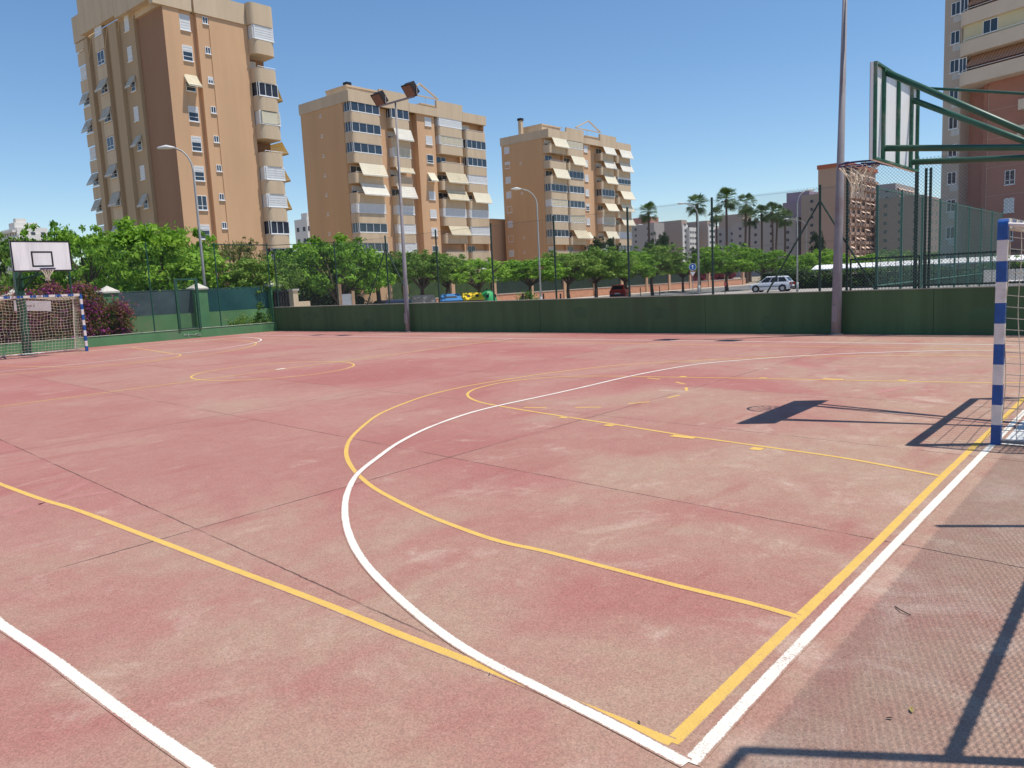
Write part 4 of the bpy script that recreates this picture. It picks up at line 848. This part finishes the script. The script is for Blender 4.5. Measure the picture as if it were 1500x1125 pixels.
for k in range(9):
    zb = 19.85+k*3.0; b = MB(lambda x, y, z: TT(x, -y, z)); b.prism(rpoly(2.3, 14, -1.7, 1.55, 1.3, 'a', 8), zb, zb+1.35); b.build('balcony', creamp, o)
    for i in (0,):
        b = tb(MB()); b.tube([(2.9, 1.45, zb+1.5), (3.6, 1.66, zb+1.55), (13.8, 1.66, zb+1.55)], .03, 5); b.build('handrail', frame_w, o)
    if k % 2 == 0:
        b = tb(MB()); b.box(3.0, 14, -1.5, -.6, zb+1.35, zb+3.0); b.build('balcony_back', open_d, o)
        b = tb(MB()); N = 60; s0_, s1_ = 3.4, 13.9
        for i in range(N):
            b.m = i % 2; a, c_ = s0_+(s1_-s0_)*i/N, s0_+(s1_-s0_)*(i+1)/N; b.face([(a, .55, zb+2.95), (c_, .55, zb+2.95), (c_, 1.62, zb+1.75), (a, 1.62, zb+1.75)])
        b.build('striped_awning', [mat('awning_orange', (.50, .22, .13), .8, trans=.25), mat('awning_stripe', (.55, .38, .26), .8, trans=.25)], o)
        window(o, TT, 2.5, 3.3, zb+1.4, zb+2.9, 1.2, 1)
    else:
        b = MB(lambda x, y, z: TT(x, -y, z)); b.prism(rpoly(2.5, 14, -1.35, 1.5, 1.0, 'a', 8), zb+1.35, zb+3.0); b.build('enclosed_balcony', cyel, o)
        window(o, TT, 5.0, 6.5, zb+1.35+.25, zb+3.0-.1, 1.35, 1); window(o, TT, 9.0, 10.5, zb+1.6, zb+2.9, 1.35, 1)
for z in (14.7, 17.2):
    b = tb(MB()); b.box(8.6, 14, 0, 1.2, z-.9, z+.1); b.build('balcony', creamp, o)
# ---- distant blocks (real distance, aligned with the street grid)
def farblock(x_near, y_top, depth, wl, wf, wallm, frontm, label, rows=(0, 0), wm=None, cap=None, name='distant_building', base=-1, awn=False, balc=True, step=None):
    P = D(x_near, y_top, depth); o = empty(name, (P.x, P.y, base)); H = P.z-base; tag(o, label, 'apartment block')
    b = MB(); b.box(0.0, wf, 0, wl, 0, H); b.build('wall', wallm, o)
    if frontm: b = MB(); b.box(.3, wf-.05, -.5, -.001, 0, H-2.5); b.build('front_wall', frontm, o)
    if cap: b = MB(); b.box(-.3, wf+.3, -.7, wl+.3, H+.002, H+1.3); b.build('parapet', cap, o)
    n = int(H/2.95)
    g = mat('distant_window', (.06, .07, .09), .4, .4, .1)
    for k in range(1, n):
        z = H-2.95*k
        for i in range(rows[0]):
            y = wl*(i+.5)/rows[0]; b = MB(); b.box(-.04, .02, y-.55, y+.55, z-.2, z+.9); b.build('window', g, o)
        for i in range(rows[1]):
            x = wf*(i+.5)/rows[1]; b = MB(); b.box(x-.8, x+.8, -.56 if frontm else -.04, .0, z-.2, z+1.0); b.build('window', g, o)
            if awn and random.random() < .5: b = MB(); q = -.6; b.face([(x-1.5, q, z+1.2), (x+1.5, q, z+1.2), (x+1.5, q-1.3, z+.2), (x-1.5, q-1.3, z+.2)]); b.build('awning', mat('awning_salmon', (.70, .50, .38), .8), o)
            if awn: b = MB(); b.box(x-1.9, x+1.9, -1.3, -.06, z-1.3, z-.35); b.build('balcony', wallm, o)
    return o, H
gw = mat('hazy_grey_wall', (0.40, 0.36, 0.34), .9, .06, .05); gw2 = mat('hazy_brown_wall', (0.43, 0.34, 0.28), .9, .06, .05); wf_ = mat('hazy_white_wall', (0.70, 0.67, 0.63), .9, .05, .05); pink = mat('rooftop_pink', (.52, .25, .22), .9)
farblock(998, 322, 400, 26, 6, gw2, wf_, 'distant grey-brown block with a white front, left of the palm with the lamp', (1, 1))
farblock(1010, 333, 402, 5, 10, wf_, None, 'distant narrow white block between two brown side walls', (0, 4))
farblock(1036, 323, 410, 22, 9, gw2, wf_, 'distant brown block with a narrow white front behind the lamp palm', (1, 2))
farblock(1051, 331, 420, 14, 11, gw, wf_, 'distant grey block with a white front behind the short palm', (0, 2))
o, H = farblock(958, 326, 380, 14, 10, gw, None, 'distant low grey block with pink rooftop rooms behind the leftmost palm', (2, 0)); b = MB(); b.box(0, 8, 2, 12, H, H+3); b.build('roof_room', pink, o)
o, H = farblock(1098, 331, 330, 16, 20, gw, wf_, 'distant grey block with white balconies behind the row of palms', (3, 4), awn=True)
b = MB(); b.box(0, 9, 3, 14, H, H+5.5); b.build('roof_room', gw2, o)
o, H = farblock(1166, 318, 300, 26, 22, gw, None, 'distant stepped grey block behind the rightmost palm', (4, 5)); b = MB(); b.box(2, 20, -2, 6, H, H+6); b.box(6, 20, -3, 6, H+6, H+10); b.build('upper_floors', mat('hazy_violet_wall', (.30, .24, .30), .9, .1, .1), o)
farblock(1205, 283, 290, 8, 16, gw2, gw, 'distant block with violet and cream balconies just left of the tall pole', (1, 3), awn=True)
farblock(1240, 243, 250, 9, 32, mat('hazy_brown2', (.43, .29, .22), .9, .06, .05), None, 'brown block with salmon awnings and red roof edge behind the basket net', (0, 6), cap=mat('roof_edge_red', (.40, .13, .08), .8), awn=True)
farblock(1312, 268, 300, 12, 36, gw, gw, 'distant grey block between the basket net and the three close posts', (2, 7), awn=True)
farblock(1352, 285, 260, 14, 40, mat('hazy_red_brown', (.33, .24, .21), .9, .06, .05), None, 'distant low reddish block left of the brick-red tower', (3, 7))
o, H = farblock(24, 333, 330, 20, 12, wf_, wf_, 'distant white hotel at the left edge above the trees', (6, 3), awn=False)
b = MB(); b.box(0, 9, 2, 9, H, H+2.2); b.box(1, 5, 3, 6, H+2.2, H+4); b.build('roof_room', wf_, o)
for k in range(4): b = MB(); b.box(-1.6, -.05, .5, 19.5, H-1-2.9*k-1.0, H-1-2.9*k); b.build('balcony', wf_, o)
o, H = farblock(449, 320, 200, 5.5, 4, wf_, None, 'small white block seen in the gap between the first and second tan blocks', (2, 2)); b = MB(); b.box(.5, 3, .5, 3, H, H+1.5); b.build('roof_room', wf_, o)
# ------------------------------------------------------------------ street boundary wall with pillars
o = empty('street_wall', (80, 50.2, -.27)); tag(o, 'long brick street wall with tan pillars and green screens', 'wall')
xs = [19+5.85*i for i in range(17)]; xs = [55.5-5.85*i for i in range(5, 0, -1)]+[55.5+5.85*i for i in range(11)]
b = MB(); b.box(26, 115, 50.1, 50.3, -.3, .62); fbuild(b, 'base_wall', brick, o); b = MB(); b.box(26, 115, 50.05, 50.35, .622, .70); fbuild(b, 'coping', conc, o)
for i, x in enumerate(xs):
    b = MB(); b.box(x-.22, x+.22, 49.98, 50.42, -.3, 2.2); p = fbuild(b, 'pillar', pillar_m, o); b = MB(); b.box(x-.3, x+.3, 49.9, 50.5, 2.202, 2.3); b.prism([(x-.2, 50), (x+.2, 50), (x+.2, 50.4), (x-.2, 50.4)], 2.302, 2.42); b.build('cap', conc, p)
    if x < 92 : b = MB(); b.box(x+.24, x+5.6, 50.17, 50.23, .71, 1.95 if x > 50 else 2.6); fbuild(b, 'screen_panel', screen_g if x > 50 else mat('ivy_screen', (.05, .085, .03), .95, .4, 1.5), o)
    b = MB(); b.tube([(x+.22, 50.2, 2.05), (x+5.6, 50.2, 2.05)], .02, 4); fbuild(b, 'rail', lamp_gr, o)
bush('oleander_hedge', [(90, 113, 50.6, 52.4, 0, 2.9)], 24000, .15, lf_ole, 'pink flowering oleander hedge above the brick street wall', 'hedge', 21)
bush('garden_hedge', [(56, 90, 51.5, 54, -.3, 2.6)], 16000, .2, lf_dark, 'dark planting behind the green street screens', 'hedge', 22)
bush('garden_hedge', [(20, 56, 51.5, 55, -.3, 4.0)], 26000, .17, lf_mid, 'ivy-like hedge behind the parked cars and bins', 'hedge', 23)
P = D(1105, 415, 77); bush('clipped_hedge', [(76.2, 77.9, -6.0, 31.5, -.4, 1.4), (76.0, 78.2, 26.5, 32.0, -.4, 1.9)], 42000, .11, lf_hedge, 'dark clipped hedge behind the white hatchback', 'hedge', 24)
bush('shrubbery', [(19.2, 27.8, 35.1, 36.9, -.4, 1.9)], 16000, .09, lf_dark, 'dark shrubs behind the far wall right of the last white-capped pillar', 'shrubs', 26)
bush('clipped_hedge', [(42, 56, 0.5, 2.4, -.4, 1.2)], 14000, .09, lf_hedge, 'low clipped hedge along the white wall beyond the green mesh fence', 'hedge', 25)
o = empty('canopy', (79, 6, -.4)); tag(o, 'long low white sloping canopy behind the clipped hedge', 'canopy')
b = MB(); b.face([(78.2, -14, 1.60), (78.2, 27, 1.60), (79.6, 27, 2.02), (79.6, -14, 2.02)]); b.face([(78.2, -14, 1.60), (79.6, -14, 2.02), (79.6, -14, 1.9), (78.2, -14, 1.5)]); b.box(78.19, 78.23, -14, 27, 1.5, 1.597); fbuild(b, 'roof', mat('white_roof', (.80, .80, .79), .7, .05), o)
for y in range(-13, 28, 4):
    b = MB(); b.box(79.2, 79.3, y, y+.1, -.4, 1.86); fbuild(b, 'post', lamp_gr, o)
b = MB(); b.box(84, 84.3, 31.5, 33.5, -.4, .9); b.box(83.9, 84.4, 31.5, 33.5, .902, 1.0)
tag(b.build('brick_wall', brick), 'short brick wall between the oleander and the clipped hedge', 'wall')
# kiosk, gate pillar, tree stump by the left street
P = D(551, 430, 51); o = empty('utility_kiosk', (P.x, P.y, -.4)); tag(o, 'tan windowless service hut left of the first floodlight pole', 'hut'); o.rotation_euler.z = R(0)
b = MB(); b.box(-1.3, 1.4, 0, 2.2, 0, 3.0); b.build('wall', tan, o); b = MB(); b.box(-1.45, 1.55, -.12, 2.3, 3.002, 3.14); b.build('roof', conc, o); b = MB(); b.box(-1.34, -1.303, .9, 1.1, 1.3, 1.55); b.build('vent', black, o)
P = D(443, 440, 39); o = empty('garden_wall_section', (P.x, P.y, -.4)); tag(o, 'short cream wall section beside a dark gate, just right of the last white-capped pillar', 'wall')
b = MB(); b.box(-.25, .45, 0, .25, 0, 1.7); b.box(-.55, -.26, -.05, .3, 0, 2.25); b.build('wall', cream, o); b = MB(); b.box(-.6, -.21, -.1, .35, 2.252, 2.34); b.build('cap', conc, o)
P = D(420, 440, 39); b = MB(); 
for i in range(9): b.box(-.7+i*.16, -.62+i*.16, 0, .03, .1, 2.3)
b.box(-.75, .75, -.01, .04, .15, .25); b.box(-.75, .75, -.01, .04, 2.2, 2.3); b.box(-.7, .7, .05, .06, .2, 2.2)
tag(b.build('gate', black, loc=(P.x, P.y, -.4)), 'dark metal gate just right of the last white-capped pillar', 'gate')
P = D(508, 436, 42); o = empty('graffiti_wall', (P.x, P.y, -.4)); o.rotation_euler.z = R(-40); tag(o, 'white panel with dark graffiti between two tan posts', 'wall')
b = MB(); b.box(-.26, .26, 0, .1, 0, 1.95); b.build('panel', blind_w, o); b = MB(); b.box(-.5, -.27, -.05, .2, 0, 2.5); b.box(.27, .42, -.05, .2, 0, 2.1); b.build('post', pillar_m, o)
b = MB()
for L_ in (((-.2, .9), (-.12, .55), (-.03, .8), (.0, .5)), ((.06, .55), (.08, .9), (.18, .85), (.08, .7), (.2, .55)), ((-.2, .45), (.2, .42))): b.tube([(x, -.01, z) for x, z in L_], .03, 4, flat=.3)
b.build('graffiti', black, o)
# ------------------------------------------------------------------ street lamps
def slamp(x, y, h, armdir, label, arm=1.9, r=.075):
    o = empty('street_lamp', (x, y, -.3)); tag(o, label, 'street lamp', 'curved street lamps'); a = Vector((math.cos(armdir), math.sin(armdir), 0)); H = h-1.1
    pts = [(0, 0, 0), (0, 0, H*.5), (0, 0, H)]; rr = [r, r*.85, r*.7]
    for t in (20, 40, 60, 78): q = a*(arm*(1-math.cos(R(t)))); pts.append((q.x, q.y, H+1.1*math.sin(R(t)))); rr.append(r*.55)
    q = a*arm; pts.append((q.x, q.y, H+1.12)); rr.append(r*.5)
    b = MB(); b.tube(pts, rr, 7); b.tube([(0, 0, 0), (0, 0, .9)], r*1.4, 7); b.build('pole', lamp_gr, o, True)
    b = MB(); b.tube([tuple(a*(arm-.1)+Vector((0, 0, H+1.12))), tuple(a*(arm+.25)+Vector((0, 0, H+1.15))), tuple(a*(arm+.65)+Vector((0, 0, H+1.12)))], [.07, .17, .08], 8, flat=.6); b.build('lamp_head', mat('lamp_head_white', (.68, .69, .68), .4), o, True)
    return o
U = math.pi*0.75
P = D(300, 420, 36.5); slamp(P.x, P.y, 8.9, U, 'nearest curved street lamp in front of the tallest tan tower', .85)
P = D(792, 430, 57.5); slamp(P.x, P.y, 8.75, U, 'curved street lamp in front of the third tan block', 1.2)
P = D(1024, 430, 76); slamp(P.x, P.y, 8.8, U, 'curved street lamp with a thick dark base beside the blue road sign', 1.35, .11)
P = D(1168, 430, 68); slamp(P.x, P.y, 8.7, U+math.pi, 'curved street lamp right of the white hatchback, arm to the right', .9)
P = D(1181, 425, 110); slamp(P.x, P.y, 9.0, U, 'faint far street lamp whose arm reaches the rightmost palm', 2.6)
P = D(928, 425, 100); slamp(P.x, P.y, 8.5, U+2.6, 'thin far street lamp right of the third block', .8)
for x, y, dep_, lab in ((1153, 409, 78, 'white globe lamp just left of the straight street lamp'), (1214, 407, 79, 'white globe lamp left of the tall right floodlight pole'), (1266, 403, 80, 'white globe lamp seen below the basket net')):
    P = D(x, y, dep_); o = empty('globe_lamp', (P.x, P.y, -.4)); tag(o, lab, 'globe lamp', 'globe lamps along the hedge')
    b = MB(); b.tube([(0, 0, 0), (0, 0, P.z+.2)], .05, 6); b.build('pole', lamp_gr, o)
    b = MB(); n = 8
    prof = [(.27*math.sin(math.pi*i/n), P.z+.4-.27*math.cos(math.pi*i/n)) for i in range(n+1)]
    for i in range(n):
        for k in range(12):
            a0, a1 = 2*math.pi*k/12, 2*math.pi*(k+1)/12; p, q = prof[i], prof[i+1]
            b.face([(p[0]*math.cos(a0), p[0]*math.sin(a0), p[1]), (p[0]*math.cos(a1), p[0]*math.sin(a1), p[1]), (q[0]*math.cos(a1), q[0]*math.sin(a1), q[1]), (q[0]*math.cos(a0), q[0]*math.sin(a0), q[1])])
    b.build('globe', white_p, o, True)
# road signs and bollards
P = D(1014.5, 391, 75); o = empty('road_sign', (P.x, P.y, -.3)); tag(o, 'round blue arrow sign above a small triangular give-way sign', 'road sign'); o.rotation_euler.z = YAW-math.pi/2
def disc(b, r, y, z, n=20): b.face([(r*math.cos(2*math.pi*i/n), y, z+r*math.sin(2*math.pi*i/n)) for i in range(n)])
Z_ = P.z+.3
b = MB(); b.tube([(0, .04, 0), (0, .04, Z_+.2)], .03, 6); b.build('pole', lamp_gr, o)
b = MB(); b.tube([(0, -.01, Z_), (0, .02, Z_)], .36, 20); s_ = b.build('disc', mat('sign_white', (.75, .75, .75), .4), o)
b = MB(); disc(b, .32, -.014, Z_); b.build('blue_face', mat('sign_blue', (.02, .12, .45), .4), s_)
b = MB(); b.box(-.04, .04, -.02, -.016, Z_-.2, Z_+.06); b.face([(-.13, -.018, Z_+.05), (.13, -.018, Z_+.05), (0, -.018, Z_+.22)])
b.T = None; b.build('arrow', white_p, s_)
b = MB(); b.face([(-.36, -.01, Z_-.42), (.36, -.01, Z_-.42), (0, -.01, Z_-1.02)]); t_ = b.build('triangle', mat('sign_red', (.5, .05, .05), .4), o)
b = MB(); b.face([(-.27, -.016, Z_-.47), (.27, -.016, Z_-.47), (0, -.016, Z_-.92)]); b.build('triangle_face', white_p, t_)
for x, y0_, y1_, dep_, lab in ((766, 431, 447, 60, 'dark bollard at the kerb right of the green igloo bin'), (796, 431, 446, 60, 'dark bollard beside the lamp in front of the third block'), (821, 431, 446, 61, 'dark bollard right of the middle dark fence post'), (873, 425, 442, 62, 'dark bollard between the wall pillars left of the red car'), (938, 422, 436, 78, 'thin dark post right of the red car'), (966, 420, 435, 78, 'thin post left of the blue road sign'), (1062, 413, 431, 74, 'post with a small dark red plate left of the clipped hedge')):
    P = D(x, y0_, dep_); q = empty('bollard', (P.x, P.y, -.3)); tag(q, lab, 'bollard', 'posts along the kerb'); b = MB(); b.tube([(0, 0, 0), (0, 0, P.z+.3)], .07 if x < 930 else .04, 8); b.build('shaft', mat('rust_black', (.05, .03, .03), .6), q)
    b = MB(); b.tube([(0, 0, P.z+.3), (0, 0, P.z+.36)], [.09, .05], 8); b.build('cap', MATS['rust_black'], q)
    if x == 1062: b = MB(); b.box(-.2, .2, -.04, -.02, P.z-.1, P.z+.3); b.build('plate', mat('plate_red', (.30, .04, .05), .5), q)
# ------------------------------------------------------------------ cars
car_gl = mat('car_glass', (.015, .018, .022), .25, .2, spec=.35); shade = mat('foil_sunshade', (.02, .022, .026), .4, .9, 7, stain=(.22, .23, .24))
def car(x, y, rz, paint, label, L_=3.9, Wd=1.65, H=1.43, z=-.38, suv=False):
    o = empty('parked_car', (x, y, z), rz); tag(o, label, 'car', 'cars in the street')
    w = Wd/2; hs = .92 if not suv else 1.02; sc = L_/3.9
    # body sections along x (front +): (x, half width, sill z, shoulder z)
    sec = [(-1.62, .72, .42, .78), (-1.90, .80, .26, hs-.03), (-1.5, w, .20, hs), (-.6, w, .18, hs), (.5, w, .18, hs-.02), (.95, w, .18, hs-.05), (1.45, w-.02, .20, .80), (1.80, w-.10, .26, .70), (1.95, w-.25, .36, .58)]
    b = MB(); rings = []
    for X, hw, zs, zt in sec:
        X *= sc; hw = min(hw, w); q = [(X, -hw+.05, zs), (X, -hw, zs+.10), (X, -hw, (zs+zt)/2), (X, -hw+.03, zt-.08), (X, -hw+.12, zt), (X, 0, zt+.03), (X, hw-.12, zt), (X, hw-.03, zt-.08), (X, hw, (zs+zt)/2), (X, hw, zs+.10), (X, hw-.05, zs)]
        rings.append([b.pt(p) for p in q])
    for A, B in zip(rings, rings[1:]):
        for i in range(len(A)-1): b.idx((A[i], A[i+1], B[i+1], B[i]))
        b.idx((A[-1], A[0], B[0], B[-1]))
    b.idx(rings[0][::-1]); b.idx(rings[-1]); body = b.build('body', paint, o, True)
    # cabin
    rb, rf = (-1.80*sc, -1.42*sc), (.98*sc, .30*sc)      # (base, roof) rear / front
    if suv: rb = (-1.85*sc, -1.72*sc)
    wb, wr = w-.07, w-.22; zb_ = hs-.03
    C8 = [(rb[0], -wb, zb_), (rf[0], -wb, zb_-.05), (rf[0], wb, zb_-.05), (rb[0], wb, zb_)]; R8 = [(rb[1], -wr, H-.05), (rf[1], -wr, H-.03), (rf[1], wr, H-.03), (rb[1], wr, H-.05)]
    b = MB(); lo = [b.pt(p) for p in C8]; hi = [b.pt(p) for p in R8]
    for i in range(4): b.idx((lo[i], lo[(i+1) % 4], hi[(i+1) % 4], hi[i]))
    mid = [b.pt((p[0]*.9, p[1]*.86, H)) for p in R8]
    for i in range(4): b.idx((hi[i], hi[(i+1) % 4], mid[(i+1) % 4], mid[i]))
    b.idx(mid); b.build('cabin', paint, o)
    def lerp(p, q, t): return tuple(p[i]+(q[i]-p[i])*t for i in range(3))
    def pane(a, c, d, e, u0, u1, v0, v1, off, nm='window'):
        P_ = [lerp(lerp(a, c, u), lerp(e, d, u), v) for u, v in ((u0, v0), (u1, v0), (u1, v1), (u0, v1))]
        b = MB(); P_ = [tuple(p[i]+off[i] for i in range(3)) for p in P_]; b.face(P_); b.build(nm, shade if (suv and nm == 'windscreen') else car_gl, o)
    for s_, (i, j) in ((-1, (0, 1)), (1, (3, 2))):
        a, c, d, e = C8[i], C8[j], R8[j], R8[i]
        pane(a, c, d, e, .06, .34, .12, .88, (0, s_*.012, 0)); pane(a, c, d, e, .37, .64, .1, .9, (0, s_*.012, 0)); pane(a, c, d, e, .67, .95, .1, .88, (0, s_*.012, 0))
    pane(C8[1], C8[2], R8[2], R8[1], .06, .94, .08, .92, (.014, 0, .006), 'windscreen'); pane(C8[3], C8[0], R8[0], R8[3], .1, .9, .15, .9, (-.014, 0, .006), 'rear_window')
    for X in (-1.22*sc, 1.22*sc):
        for s_ in (-1, 1):
            b = MB(); b.tube([(X, s_*(w-.19), .31), (X, s_*(w+.012), .31)], .31, 18); wh = b.build('wheel', rubber, o); b = MB(); b.tube([(X, s_*(w-.03), .31), (X, s_*(w+.022), .31)], .185, 12); b.build('rim', rim_m, wh)
            b = MB(); b.tube([(X, s_*(w-.03), .33), (X, s_*(w+.006), .33)], .36, 18); b.build('wheel_arch', black, o)
    for s_ in (-1, 1):
        b = MB(); b.box(-1.96*sc, -1.86*sc, *sorted((s_*(w-.28), s_*(w-.04))), .62, .84); b.build('tail_light', mat('tail_red', (.35, .02, .02), .3), o)
        b = MB(); b.box(1.72*sc, 1.90*sc, *sorted((s_*(w-.42), s_*(w-.15))), .58, .70); b.build('headlight', mat('headlight', (.6, .62, .65), .2), o)
        b = MB(); b.box(.72*sc, .86*sc, *sorted((s_*(w-.02), s_*(w+.14))), hs-.02, hs+.12); b.build('mirror', paint, o)
    b = MB(); b.box(-1.975*sc, -1.9*sc, -.26, .26, .5, .61); b.build('number_plate', white_p, o)
    b = MB(); b.box(-1.97*sc, -1.85*sc, -.7, .7, .28, .46); b.build('bumper', mat('bumper_dark', (.04, .04, .045), .6), o); b = MB(); b.box(1.80*sc, 1.93*sc, -.55, .55, .28, .42); b.build('bumper', mat('bumper_dark', (.04, .04, .045), .6), o)
    for s_ in (-1, 1): b = MB(); b.box(-1.1*sc, 1.0*sc, *sorted((s_*(w-.01), s_*(w+.012))), .48, .54); b.build('side_moulding', MATS['bumper_dark'], o)
    return o
pw = mat('car_white', (.66, .68, .72), .3, .03, spec=.6); prd = mat('car_red', (.62, .04, .03), .3, .06, spec=.6); pd = mat('car_dark', (.02, .022, .03), .4, .05, spec=.3); pbr = mat('car_brown', (.12, .10, .08), .35, .05, spec=.5); pbl = mat('car_darkblue', (.02, .03, .08), .3, .05, spec=.6)
P = D(1130, 422, 72.5); car(P.x, P.y, R(90+6), pw, 'white hatchback parked in front of the clipped hedge', 3.9, 1.65, 1.43, -.27)
P = D(909, 430, 79); car(P.x, P.y, R(22), prd, 'red hatchback seen from behind on the road', 3.6, 1.6, 1.4, -.39)
P = D(620, 440, 48.5); car(P.x, P.y, R(229), pd, 'dark car with a patterned sunshade right of the first floodlight pole', 4.2, 1.8, 1.6, -.38, True)
P = D(565, 442, 47); car(P.x, P.y, R(180), pbl, 'dark blue car roof just showing over the wall, left of the floodlight pole', 4.2, 1.7, 1.42, -.38)
P = D(545, 442, 52); car(P.x, P.y, R(180), pbr, 'brownish car behind the dark blue one', 4.2, 1.7, 1.4, -.36)
# ------------------------------------------------------------------ recycling bins
def wheelbin(px_, dep_, cbody, clid, label, holes=True):
    P = D(px_, 440, dep_); o = empty('recycling_bin', (P.x, P.y, -.38), YAW-math.pi/2+R(12)); tag(o, label, 'recycling bin', 'recycling bins in the street')
    b = MB(); A = [b.pt(p) for p in ((-.62, -.4, .12), (.62, -.4, .12), (.62, .4, .12), (-.62, .4, .12))]; B = [b.pt(p) for p in ((-.78, -.55, 1.0), (.78, -.55, 1.0), (.78, .55, 1.0), (-.78, .55, 1.0))]
    for i in range(4): b.idx((A[i], A[(i+1) % 4], B[(i+1) % 4], B[i]))
    b.idx(A[::-1]); b.idx(B)
    for i in range(6): b.box(-.6+i*.22, -.56+i*.22, -.56, -.42, .3, .95)
    b.build('body', cbody, o)
    b = MB(); b.box(-.82, .82, -.6, .6, 1.0, 1.06); b.face([(-.8, -.6, 1.06), (.8, -.6, 1.06), (.66, .1, 1.52), (-.66, .1, 1.52)]); b.face([(-.66, .1, 1.52), (.66, .1, 1.52), (.78, .6, 1.06), (-.78, .6, 1.06)]); b.face([(-.8, -.6, 1.06), (-.66, .1, 1.52), (-.78, .6, 1.06)]); b.face([(.8, -.6, 1.06), (.78, .6, 1.06), (.66, .1, 1.52)])
    ld = b.build('lid', clid, o)
    def on(x, t, e): return (x, -.6+.7*t-e, 1.06+.46*t+e*.6)
    b = MB()
    if holes:
        for cx_ in (-.3, .32): b = MB(); b.face([on(cx_+.15*math.cos(a), .5+.2*math.sin(a), .015) for a in [2*math.pi*i/12 for i in range(12)]]); b.build('opening', black, ld)
    else: b.face([on(-.45, .38, .015), on(.45, .38, .015), on(.4, .62, .015), on(-.4, .62, .015)]); b.build('opening', black, ld)
    for x in (-.55, .55):
        for y in (-.35, .35): b = MB(); b.tube([(x-.03, y, .1), (x+.03, y, .1)], .1, 10); b.build('wheel', rubber, o)
wheelbin(660, 56, mat('bin_body_dark', (.05, .06, .07), .6, .1), mat('bin_blue', (.03, .17, .42), .5, .1), 'recycling bin with a blue sloping lid and slot', False)
wheelbin(692, 57, mat('bin_body_green', (.07, .08, .04), .6, .2), mat('bin_yellow', (.80, .55, .01), .5, .08), 'recycling bin with a yellow lid and two round holes', True)
P = D(714, 440, 58); o = empty('bottle_bank', (P.x, P.y, -.38)); tag(o, 'round green igloo bottle bank right of the yellow-lidded bin', 'bottle bank')
b = MB(); pr = [(.55, 0), (.68, .1), (.74, .45), (.72, .85), (.62, 1.2), (.44, 1.48), (.22, 1.64), (.08, 1.68)]; n = 20; rg = [[b.pt((r*math.cos(2*math.pi*k/n)*(1+.02*(k % 2)), r*math.sin(2*math.pi*k/n)*(1+.02*(k % 2)), z)) for k in range(n)] for r, z in pr]
for A, B in zip(rg, rg[1:]):
    for k in range(n): b.idx((A[k], A[(k+1) % n], B[(k+1) % n], B[k]))
b.idx(rg[-1]); b.build('shell', mat('igloo_green', (.04, .36, .12), .5, .1), o, True)
b = MB(); b.tube([(0, 0, 1.66), (0, 0, 1.78)], .06, 6)
b.build('lifting_ring', black, o)
for a in (3.9, 5.2): b = MB(); b.tube([(.60*math.cos(a), .60*math.sin(a), 1.2), (.68*math.cos(a), .68*math.sin(a), 1.22)], .12, 10); b.build('opening', black, o)
bush('reed_clump', [(44.6, 47.2, 37.0, 38.4, -.4, 1.1)], 700, .11, lf_mid, 'tuft of tall weeds right of the green igloo bottle bank', 'weeds', 31, cover=False)
# second court seen over the wall on the right
o = empty('small_goal', (31, -1, -.3)); P = D(1457, 415, 28); o.location = (P.x, P.y, -.3); tag(o, 'small white tube goal beyond the wall beside the near goal post', 'goal')
Hg = P.z+.35; b = MB(); b.tube([(0, 0, 0), (0, 0, Hg-.1), (.02, -.12, Hg), (.9, -2.6, Hg), (.92, -2.7, Hg-.1), (.92, -2.7, 0)], .04, 8); b.build('frame', goal_w, o)
P = D(1488, 411, 30); b = MB(); b.box(-.02, .02, -2.6, 1.1, -.35, .35); q = tag(b.build('banner', mat('banner_white', (.70, .68, .66), .6), loc=(P.x, P.y, P.z+.1)), 'white banner with a red end beyond the wall at the right edge', 'banner')
b = MB(); b.box(-.035, -.022, -1.2, -.35, -.33, .33); b.build('red_patch', mat('banner_red', (.5, .05, .05), .6), q)
# white sign plate behind the far goal
P = onY(48, 448, 31.05); b = MB(); b.box(-.62, .62, -.01, .01, -.19, .19); q = tag(b.build('sign_plate', mat('plate_grey', (.52, .47, .48), .6, .15, 5), loc=(P.x, 31.05, P.z)), 'blank pale rectangular plate on the fence behind the far goal', 'sign')
q.rotation_euler.y = R(4)
b = MB()
for i in range(6): b.box(-.50+i*.1, -.44+i*.1, -.016, -.012, -.04, .02+.03*(i % 3))
b.build('faded_lettering', mat('plate_ink', (.30, .27, .28), .8), q)
